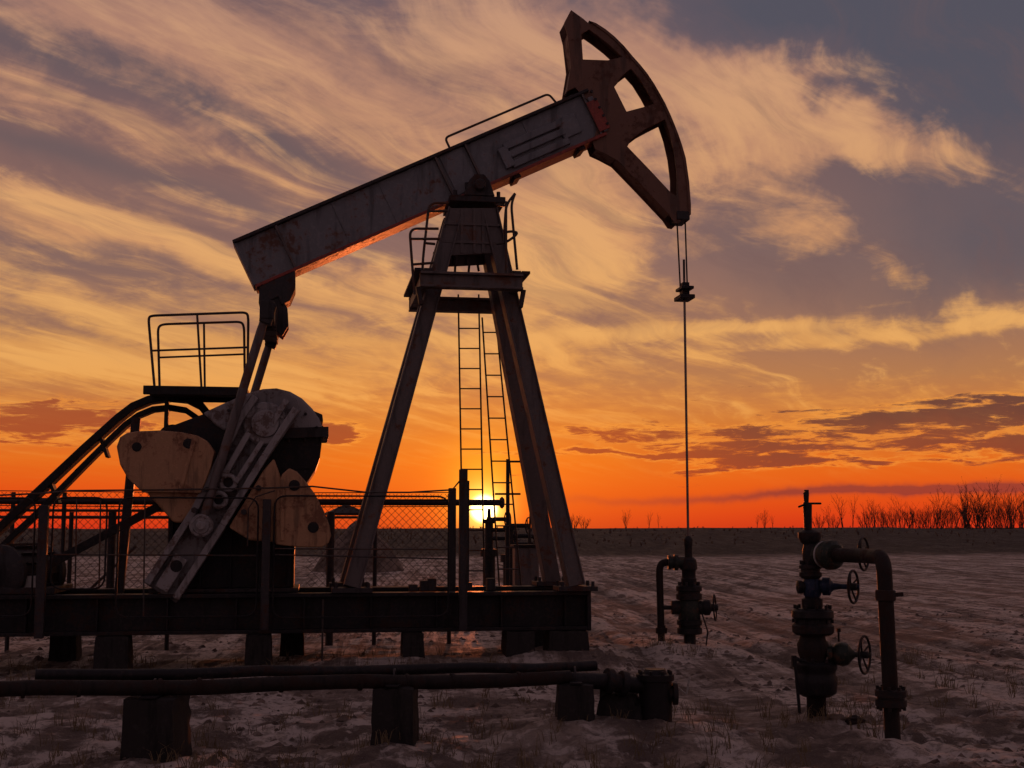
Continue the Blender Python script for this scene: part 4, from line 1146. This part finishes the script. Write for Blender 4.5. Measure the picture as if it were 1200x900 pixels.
def build_fences():
    # --- low guard fence hung on the near side of the skid frame
    root = empty('guard_fence', PF.loc, PF.rz)
    tag(root, 'black steel guard fence of tube panels along the near side of the pump base', 'fence')
    v = -1.05
    for (x, y0, y1, w) in ((52, 592, 748, .10), (313, 585, 738, .095), (543, 550, 739, .095), (530, 572, 693, .09)):
        vv = v if x != 530 else -.45
        a, b = L(x, y0, vv), L(x, y1, vv)
        MB().box((a.x - w / 2, vv - w / 2, b.z), (a.x + w / 2, vv + w / 2, a.z)).build('post', 'dark_steel', root, bevel=.006)
    p0, p1 = L(549, 563, v), L(549, 690, v)
    MB().box((p0.x - .02, v + .06, p1.z), (p0.x + .02, v + .10, p0.z)).build('post', 'dark_steel', root, bevel=.004)
    def panel(x0, x1, y0, y1):
        q = [L(x0, y0, v), L(x1, y0, v), L(x1, y1, v), L(x0, y1, v)]
        zt, zb = q[0].z, q[2].z
        pts = [((q[0].x + q[1].x) / 2, v, zt), (q[1].x, v, zt), (q[1].x, v, zb), (q[0].x, v, zb), (q[0].x, v, zt), ((q[0].x + q[1].x) / 2 - .001, v, zt)]
        MB().tube(round_path(pts, .14), .011, 7).build('panel_frame', 'black_steel', root, smooth_angle=60)
    panel(63, 126, 583, 690); panel(140, 303, 583, 722); panel(322, 526, 581, 722); panel(-120, 42, 583, 722)
    q = [L(x, y, v) for x, y in ((-60, 583), (52, 578), (82, 575), (190, 574), (313, 572), (366, 570), (430, 577), (480, 577), (530, 574), (545, 556))]
    MB().tube(q, .010, 6).build('top_cable', 'rail_steel', root, smooth_angle=60)
    for (a, b) in (((63, 650), (300, 651)), ((322, 643), (526, 644)), ((322, 650), (526, 655))):
        MB().tube([L(*a, v), L(*b, v)], .009, 6).build('mid_wire', 'rail_steel', root, smooth_angle=60)
    MB().tube([L(322, 575, v), L(300, 582, v), L(291, 596, v), L(290, 640, v)], .008, 6).build('loose_wire', 'rail_steel', root, smooth_angle=60)
    for x in (90, 118, 170):
        MB().tube([L(x, 583, v), L(x - 2, 722 if x > 130 else 690, v)], .009, 6).build('upright', 'rail_steel', root, smooth_angle=60)
    # --- chain-link fence behind the pump
    root = empty('chain_link_fence', PF.loc, PF.rz)
    tag(root, 'rusty chain-link fence with pipe rails standing behind the pump jack', 'fence')
    v = 2.1
    m = MB(); ra, rb = L(-80, 592, v), L(586, 589, v); ra.z = L(420, 588.5, v).z
    m.tube([(ra.x, v, ra.z), (rb.x, v, ra.z)], .045, 10); m.lathe((rb.x, v, ra.z), (rb.x + 1, v, ra.z), [(0, .07), (.03, .09), (.06, .06)], 12)
    m.build('top_rail', 'dark_steel', root, smooth_angle=50)
    b = L(0, 606, v); MB().tube([(ra.x, v, b.z), (L(270, 606, v).x, v, b.z)], .022, 8).build('rail', 'rail_steel', root, smooth_angle=60)
    b = L(0, 598, v + .6); MB().tube([(ra.x, v + .6, b.z), (L(215, 598, v).x, v + .6, b.z)], .02, 8).build('rail', 'rail_steel', root, smooth_angle=60)
    zt = L(100, 577, v).z; zg = -.1
    for x in (-30, 15, 75, 84, 132, 200, 388, 440, 527):
        a = L(x, 600, v); w = .03 if x not in (132, 388) else .055
        MB().tube([(a.x, v, zg), (a.x, v, zt if x not in (132, 388, 84) else L(x, 600, v).z)], w, 8).build('post', 'dark_steel', root, smooth_angle=50)
    MB().bar(L(96, 700, v), L(160, 640, v), .03, .03).build('stay', 'rail_steel', root)
    for (x0, x1) in ((-80, 205), (360, 527)):
        m = chain_link(L, L(x0, 600, v).x, L(x1, 600, v).x, .15, zt, v)
        o = m.build('chain_link_mesh', 'rail_steel', root, recalc=False); o['kind'] = 'stuff'
    for k in range(3):
        zz = zt + .02 - k * .10
        MB().tube([(L(-80, 600, v).x, v - .03, zz), (L(250, 600, v).x, v - .03, zz - .02), (L(527, 600, v).x, v - .03, zz)], .007, 5).build('wire', 'rail_steel', root)
build_fences()

# ================================================================== things further off
def build_far():
    # open shelter with a pyramid roof
    Y = 46.0; c = at(405, 622, Y); r = empty('shelter', (c.x, Y, gz(c.x, Y)), R(14))
    tag(r, 'small open shelter with pointed dark roof beyond the fence left of the post', 'shelter')
    k = Y / 1500
    w = 21 * k; zt = at(404, 604, Y).z - r.location.z; zp = at(404, 591, Y).z - r.location.z
    m = MB(); e = w * 1.1; m.add([(-e, -e, zt + .01), (e, -e, zt + .01), (e, e, zt + .01), (-e, e, zt + .01), (-.08 * w, 0, zp), (.08 * w, 0, zp), (-e, -e, zt + .08), (e, -e, zt + .08), (e, e, zt + .08), (-e, e, zt + .08)],
          [(3, 2, 1, 0), (0, 1, 7, 6), (1, 2, 8, 7), (2, 3, 9, 8), (3, 0, 6, 9), (6, 7, 5, 4), (7, 8, 5), (8, 9, 4, 5), (9, 6, 4)]); m.build('roof', 'black_steel', r)
    for a_ in (-1, 1):
        for b_ in (-1, 1): MB().box((a_ * w * .9 - .05, b_ * w * .9 - .05, -.3), (a_ * w * .9 + .05, b_ * w * .9 + .05, zt + .008)).build('post', 'dark_steel', r)
    MB().box((-w * .9 + .051, -w * .9 - .03, zt - .12), (w * .9 - .051, -w * .9 + .03, zt - .03)).build('rail', 'dark_steel', r)
    # spoil heap beside it
    Y = 50.5; c = at(421, 622, Y)
    n = 26; vs = []; fs = []
    hh = at(421, 603, Y).z + .3
    for i in range(n + 1):
        for j in range(n + 1):
            a, b = (i / n - .5) * 2, (j / n - .5) * 2
            d = math.hypot(a, b); z = max(0, 1 - d) ** 0.75 * hh * (0.85 + .3 * float(fbm(np.array([a * 3]), np.array([b * 3]), 1.0, 8)[0])) - .3
            vs.append((a * 1.9, b * 1.9, z))
    for i in range(n):
        for j in range(n): o = i * (n + 1) + j; fs.append((o, o + n + 1, o + n + 2, o + 1))
    o = MB().add(vs, fs).build('spoil_heap', 'soil', None, smooth_angle=60); o.location = (c.x, Y, gz(c.x, Y))
    tag(o, 'heap of spoil behind the far shelter, sloping down to the right', 'heap')
    # two far valve trees seen against the sun
    for (px, top, bot, Y, lab) in ((573, 596, 695, 25.0, 'low far valve tree right under the setting sun'), (597, 604, 690, 24.0, 'taller far valve tree beside the thin mast, right of the sun')):
        c = at(px, bot, Y); g = gz(c.x, Y); r = empty('far_valve_tree', (c.x, Y, g)); tag(r, lab, 'valve tree', 'far valve trees by the sun')
        h = at(px, top, Y).z - g
        m = MB(); m.lathe((0, 0, -.3), (0, 0, 1), [(0, .10), (.7, .10), (.7, .2), (.8, .2), (.8, .12), (h * .55 + .3, .12), (h * .55 + .3, .17), (h * .62 + .3, .17), (h * .62 + .3, .08), (h * .86 + .3, .08), (h * .86 + .3, .12), (h * .9 + .3, .12), (h * .9 + .3, .04), (h + .3, .03)], 14)
        m.build('stack', 'black_steel', r, smooth_angle=35)
        for zf, L_ in ((.72, .42), (.90, .36)):
            m = MB().tube([(-.05, 0, h * zf), (L_, -.02, h * zf)], .04, 8); s = m.build('valve_bonnet', 'black_steel', r, smooth_angle=50)
            handwheel(s, (L_, -.02, h * zf), (.9, -.4, 0), .15, .013, 4)
        m = MB().tube(round_path([(.05, 0, h * .80), (.5, 0, h * .80), (.52, 0, -.2)], .12), .04, 8); m.build('flow_pipe', 'black_steel', r, smooth_angle=50)
    # mast with cross arm
    Y = 22.0; c = at(595, 690, Y); g = gz(c.x, Y); r = empty('mast', (c.x, Y, g)); tag(r, 'thin dark mast standing right of the sun behind the ladder', 'mast')
    h = at(595, 538, Y).z - g
    MB().tube([(0, 0, -.3), (0, 0, h)], [.045, .03], 8).build('pole', 'black_steel', r, smooth_angle=50)
    for f in (.985, .79): MB().tube([(-.22 * (f < .9), 0, h * f), (.22, 0, h * f)], .018, 6).build('cross_arm', 'black_steel', r)
    for dx in (.28, .42):
        MB().tube([(dx - .02, .1, -.3), (dx + .12 * (dx < .3), .1, h * (.72 if dx < .3 else .5))], .02, 6).build('stay', 'black_steel', r)
    # control cabinet
    Y = 20.5; c = at(616, 690, Y); g = gz(c.x, Y); r = empty('control_cabinet', (c.x, Y, g), R(8)); tag(r, 'dark control cabinet standing behind the right legs of the post', 'cabinet')
    zt = at(616, 641, Y).z - g
    m = MB(); m.box((-.19, -.15, .18), (.19, .15, zt)); m.build('case', 'leg_paint', r, bevel=.015)
    MB().box((-.17, -.175, .22), (.17, -.154, zt - .04)).build('door', 'leg_paint', r, bevel=.006)
    m = MB(); m.box((-.22, -.19, zt + .003), (.22, .19, zt + .04)); m.build('rain_hood', 'black_steel', r, bevel=.006)
    for dx in (-.15, .15): MB().box((dx - .03, -.1, -.2), (dx + .03, .1, .178)).build('leg', 'black_steel', r)
    m = MB(); o = m.box((-.55, -.35, -.3), (.62, .35, .10)).build('concrete_pad', 'concrete', None, bevel=.03); c2 = at(600, 690, 21.6); o.location = (c2.x, 21.7, gz(c2.x, 21.7))
    tag(o, 'pale concrete pad lying behind the frame under the sun', 'pad')
def soil_mat():
    m, nt, b = new_mat('soil'); co = geo_coord(nt)
    n1 = noise(co, 2.0, 7, .65); n2 = noise(co, 14.0, 6, .7)
    c = mix(smooth(n1, .35, .65), (.07, .048, .036, 1), (.20, .145, .115, 1)); nt.links.new(c, b.inputs['Base Color']); b.inputs['Roughness'].default_value = .95
    bump(nt, b, n1 + n2 * .5, .8, .08); MATS['soil'] = m
soil_mat()
build_far()

# ================================================================== bare trees on the far bank
def bark_mat(name, a, b_):
    m, nt, b = new_mat(name); co = geo_coord(nt); n = noise(co, 6.0, 5, .6)
    nt.links.new(mix(n, a, b_), b.inputs['Base Color']); b.inputs['Roughness'].default_value = .9; MATS[name] = m
bark_mat('bark', (.035, .024, .018, 1), (.085, .058, .042, 1))
bark_mat('twig', (.06, .028, .02, 1), (.12, .055, .036, 1))
def bare_tree(seed, h, stems, spread):
    r_ = random.Random(seed); tm, cm = MB(), MB()
    def twig(m, p, d, ln, rad, depth):
        n = 4; pts = [p]; cur = p.copy(); dd = d.copy()
        for i in range(n):
            dd = (dd + Vector((r_.uniform(-.16, .16), r_.uniform(-.16, .16), r_.uniform(-.02, .14)))).normalized(); cur = cur + dd * ln / n; pts.append(cur.copy())
        m.tube(pts, [rad * (1 - .8 * i / n) for i in range(n + 1)], 4, cap=False)
        if depth > 0:
            for k in range(r_.randint(4, 6)):
                t = r_.uniform(.25, .95); i = min(n - 1, int(t * n)); q = pts[i].lerp(pts[i + 1], t * n - i)
                an = r_.uniform(0, 6.283); el = r_.uniform(.35, .95)
                nd = (dd * math.cos(el) + Vector((math.cos(an), math.sin(an), .15)) * math.sin(el)).normalized()
                twig(cm, q, nd, ln * r_.uniform(.28, .5) * (1.15 - .5 * t), rad * .42, depth - 1)
    for s in range(stems):
        an = r_.uniform(0, 6.283); le = r_.uniform(0, spread)
        twig(tm, Vector((r_.uniform(-.3, .3) * spread * 2, r_.uniform(-.3, .3) * spread * 2, -.2)), Vector((math.cos(an) * le, math.sin(an) * le, 1)).normalized(), h * r_.uniform(.7, 1.0), .024 + .008 * h / 4, 2)
    return tm, cm
def build_trees():
    protos = []
    HS = (4.2, 3.4, 4.6, 2.2, 3.9, 2.6)
    for i, (h, st, sp) in enumerate(((4.2, 5, .25), (3.4, 9, .40), (4.6, 3, .10), (2.2, 14, .75), (3.9, 7, .22), (2.6, 11, .55))):
        t, c = bare_tree(30 + i, h, st, sp)
        me = []
        for nm, mb, mt in (('trunk', t, 'bark'), ('crown', c, 'twig')):
            mesh = bpy.data.meshes.new(nm); mesh.from_pydata(mb.v, [], mb.f); mesh.materials.append(MATS[mt]); mesh.update(); me.append(mesh)
        protos.append(me)
    r_ = random.Random(5)
    spots = [(971, 24, 2), (978, 12, 3), (988, 36, 2), (999, 34, 2), (1012, 12, 3), (1018, 22, 5), (1024, 28, 4), (1031, 18, 3), (1037, 20, 5), (1043, 17, 3), (1049, 22, 5), (1056, 36, 2), (1062, 19, 3), (1069, 24, 5), (1077, 18, 3), (1084, 24, 5),
             (1091, 20, 3), (1097, 42, 0), (1101, 26, 5), (1106, 22, 3), (1113, 40, 2), (1117, 24, 5), (1125, 20, 3), (1131, 34, 1), (1135, 46, 4), (1140, 26, 3), (1144, 44, 0), (1149, 30, 5), (1155, 36, 1), (1160, 24, 3), (1166, 48, 4), (1171, 32, 1), (1177, 26, 5),
             (1182, 38, 1), (1187, 42, 0), (1192, 26, 3), (1198, 36, 4), (1205, 28, 5), (1212, 44, 1), (1224, 34, 5), (1240, 42, 4), (887, 13, 2), (896, 18, 4), (906, 14, 2), (733, 16, 1), (760, 18, 2), (772, 15, 2), (672, 12, 3), (685, 9, 3), (960, 13, 3)]
    for x, hp, k in spots:
        Y = r_.uniform(140, 160); c = at(x, 619, Y); g = gz(c.x, Y)
        h0 = HS[k]; want = (hp * 1.2 + 4) * Y / 1500
        root = empty('bare_tree', (c.x, Y, g), r_.uniform(0, 6.28)); s = want / h0; w_ = s * r_.uniform(.75, 1.25); root.scale = (w_, w_, s)
        if x > 1010: lab, gr = 'leafless thicket tree on the skyline at the far right', 'leafless thicket on the right skyline'
        elif x >= 950: lab, gr = 'thin leafless sapling on the skyline just right of the valve tree top', 'saplings near the valve tree top'
        elif x >= 880: lab, gr = 'tiny leafless sapling on the skyline between wellhead and valve tree', 'tiny saplings left of the valve tree'
        else: lab, gr = 'tiny leafless sapling on the skyline between post and wellhead', 'tiny saplings right of the post'
        tag(root, lab, 'tree', gr)
        for nm, mesh in zip(('trunk', 'crown'), protos[k]):
            o = bpy.data.objects.new(nm, mesh); COL.objects.link(o); o.parent = root
build_trees()
def build_scrub():
    r_ = random.Random(12); m = MB()
    ys = np.array([r_.uniform(98, 146) for i in range(1100)]); xs = np.array([r_.uniform(-.44, .48) for i in range(1100)]) * ys
    ok = fbm(xs, ys, .11, 33, 3) > .46; xs, ys = xs[ok], ys[ok]; gs = ground_data(xs, ys)[0]
    for x, y, g in zip(xs.tolist(), ys.tolist(), gs.tolist()):
        h = r_.uniform(.10, .30)
        for k in range(4):
            a = r_.uniform(0, 6.28); q = r_.uniform(.2, .7) * h
            m.tube([(x, y, g - .05), (x + math.cos(a) * q * .6, y + math.sin(a) * q * .6, g + h * .6), (x + math.cos(a) * q, y + math.sin(a) * q, g + h)], [.028, .02, .006], 3, cap=False)
    tag(m.build('scrub', 'twig', None, recalc=False), 'low leafless scrub covering the far bank along the horizon', 'scrub', kind='stuff')
build_scrub()

# ================================================================== loose stuff on the ground
def build_litter():
    r_ = np.random.default_rng(4)
    # clods and frozen lumps
    n = 11000
    y = 5.0 + 22 * r_.random(n) ** 1.7; x = (r_.random(n) - .5) * (y * 0.95 + 2)
    keep = fbm(x, y, .5, 19, 3) > .46
    x, y = x[keep], y[keep]; z = ground_data(x, y)[0]
    base = np.array([(1, 0, 0), (.3, .95, .1), (-.8, .6, 0), (-.8, -.6, .1), (.3, -.95, 0), (.2, .1, .8), (-.3, -.2, .7)], float)
    fc = [(0, 1, 5), (1, 2, 5), (2, 6, 5), (2, 3, 6), (3, 4, 6), (4, 5, 6), (4, 0, 5)]
    vs, fs = [], []
    for i in range(len(x)):
        s = .010 + .055 * r_.random() ** 3.0; a = r_.random() * 6.28; ca, sa = math.cos(a), math.sin(a)
        o = len(vs)
        for p in base * (1 + .5 * (r_.random((7, 3)) - .5)):
            vs.append((x[i] + s * (p[0] * ca - p[1] * sa), y[i] + s * (p[0] * sa + p[1] * ca), z[i] - s * .2 + s * p[2] * .9))
        fs += [(o + a_, o + b_, o + c_) for a_, b_, c_ in fc]
    o = MB(); o.v, o.f = vs, fs
    tag(o.build('soil_clods', 'soil', None, recalc=False), 'small frozen soil clods scattered over the churned foreground', 'soil', kind='stuff')
    # dry grass
    n = 1500
    y = 5.2 + 13 * r_.random(n) ** 1.6; x = (r_.random(n) - .5) * (y * 0.95 + 2)
    keep = (fbm(x, y, .45, 63, 3) + .10 * (x < 1)) > .54
    x, y = x[keep], y[keep]
    extra = [(-2.1, 8.6), (-.9, 9.4), (-.2, 8.0), (.0, 7.6), (-2.6, 7.2), (2.3, 7.0), (3.0, 6.7), (2.75, 10.6), (2.4, 10.6), (1.9, 16.2), (2.2, 15.9), (-5.1, 14.0), (-3.6, 14.6), (-1.4, 15.0)]
    for ex, ey in extra:
        x = np.append(x, ex + r_.normal(0, .15, 7)); y = np.append(y, ey + r_.normal(0, .15, 7))
    z = ground_data(x, y)[0]
    vs, fs = [], []
    for i in range(len(x)):
        for b in range(int(5 + 9 * r_.random())):
            h = .04 + .15 * r_.random() ** 1.8; a = r_.random() * 6.28; le = .2 + .9 * r_.random()
            px, py = x[i] + r_.normal(0, .03), y[i] + r_.normal(0, .03); w = .0018 + .0016 * r_.random()
            dx, dy = math.cos(a), math.sin(a); o = len(vs)
            vs += [(px - w, py, z[i] - .02), (px + w, py, z[i] - .02), (px + w * .8 + dx * le * h * .35, py + dy * le * h * .35, z[i] + h * .6), (px - w * .8 + dx * le * h * .35, py + dy * le * h * .35, z[i] + h * .6), (px + dx * le * h, py + dy * le * h, z[i] + h * (1.0 - .25 * le))]
            fs += [(o, o + 1, o + 2, o + 3), (o + 3, o + 2, o + 4)]
    m = MB(); m.v, m.f = vs, fs
    bark_mat('dry_grass', (.10, .07, .035, 1), (.24, .17, .09, 1))
    tag(m.build('dry_grass', 'dry_grass', None, recalc=False), 'sparse dry grass tufts poking through the foreground soil', 'grass', kind='stuff')
    # loose crust around the well: a few bigger stones
    for (px, py, s, lab) in ((1002, 850, .06, 'rust brown stone beside the foot of the riser pipe'), (980, 848, .06, 'small stone just right of the valve tree foot'), (342, 792, .08, 'flat stone beside the foreground pipes between the left and middle blocks')):
        Y = 1.6 * 1500 / (py - 622); c = at(px, py, Y); bm = bmesh.new(); bmesh.ops.create_icosphere(bm, subdivisions=3, radius=1)
        rr = random.Random(px)
        for v in bm.verts:
            q = v.co; k = 1 + .35 * (float(fbm(np.array([q.x * 1.7 + px]), np.array([q.y * 1.7 + q.z * 2.3]), 1.0, 9)[0]) - .5) * 2
            v.co = Vector((q.x * 1.3 * k, q.y * k, q.z * .7 * k)) * s
        me = bpy.data.meshes.new('stone'); bm.to_mesh(me); bm.free(); me.materials.append(MATS['rust_pipe' if px == 1002 else 'soil']); finish(me, 50)
        o = bpy.data.objects.new('stone', me); COL.objects.link(o); o.location = (c.x, Y, gz(c.x, Y) + s * .1); tag(o, lab, 'stone')
build_litter()
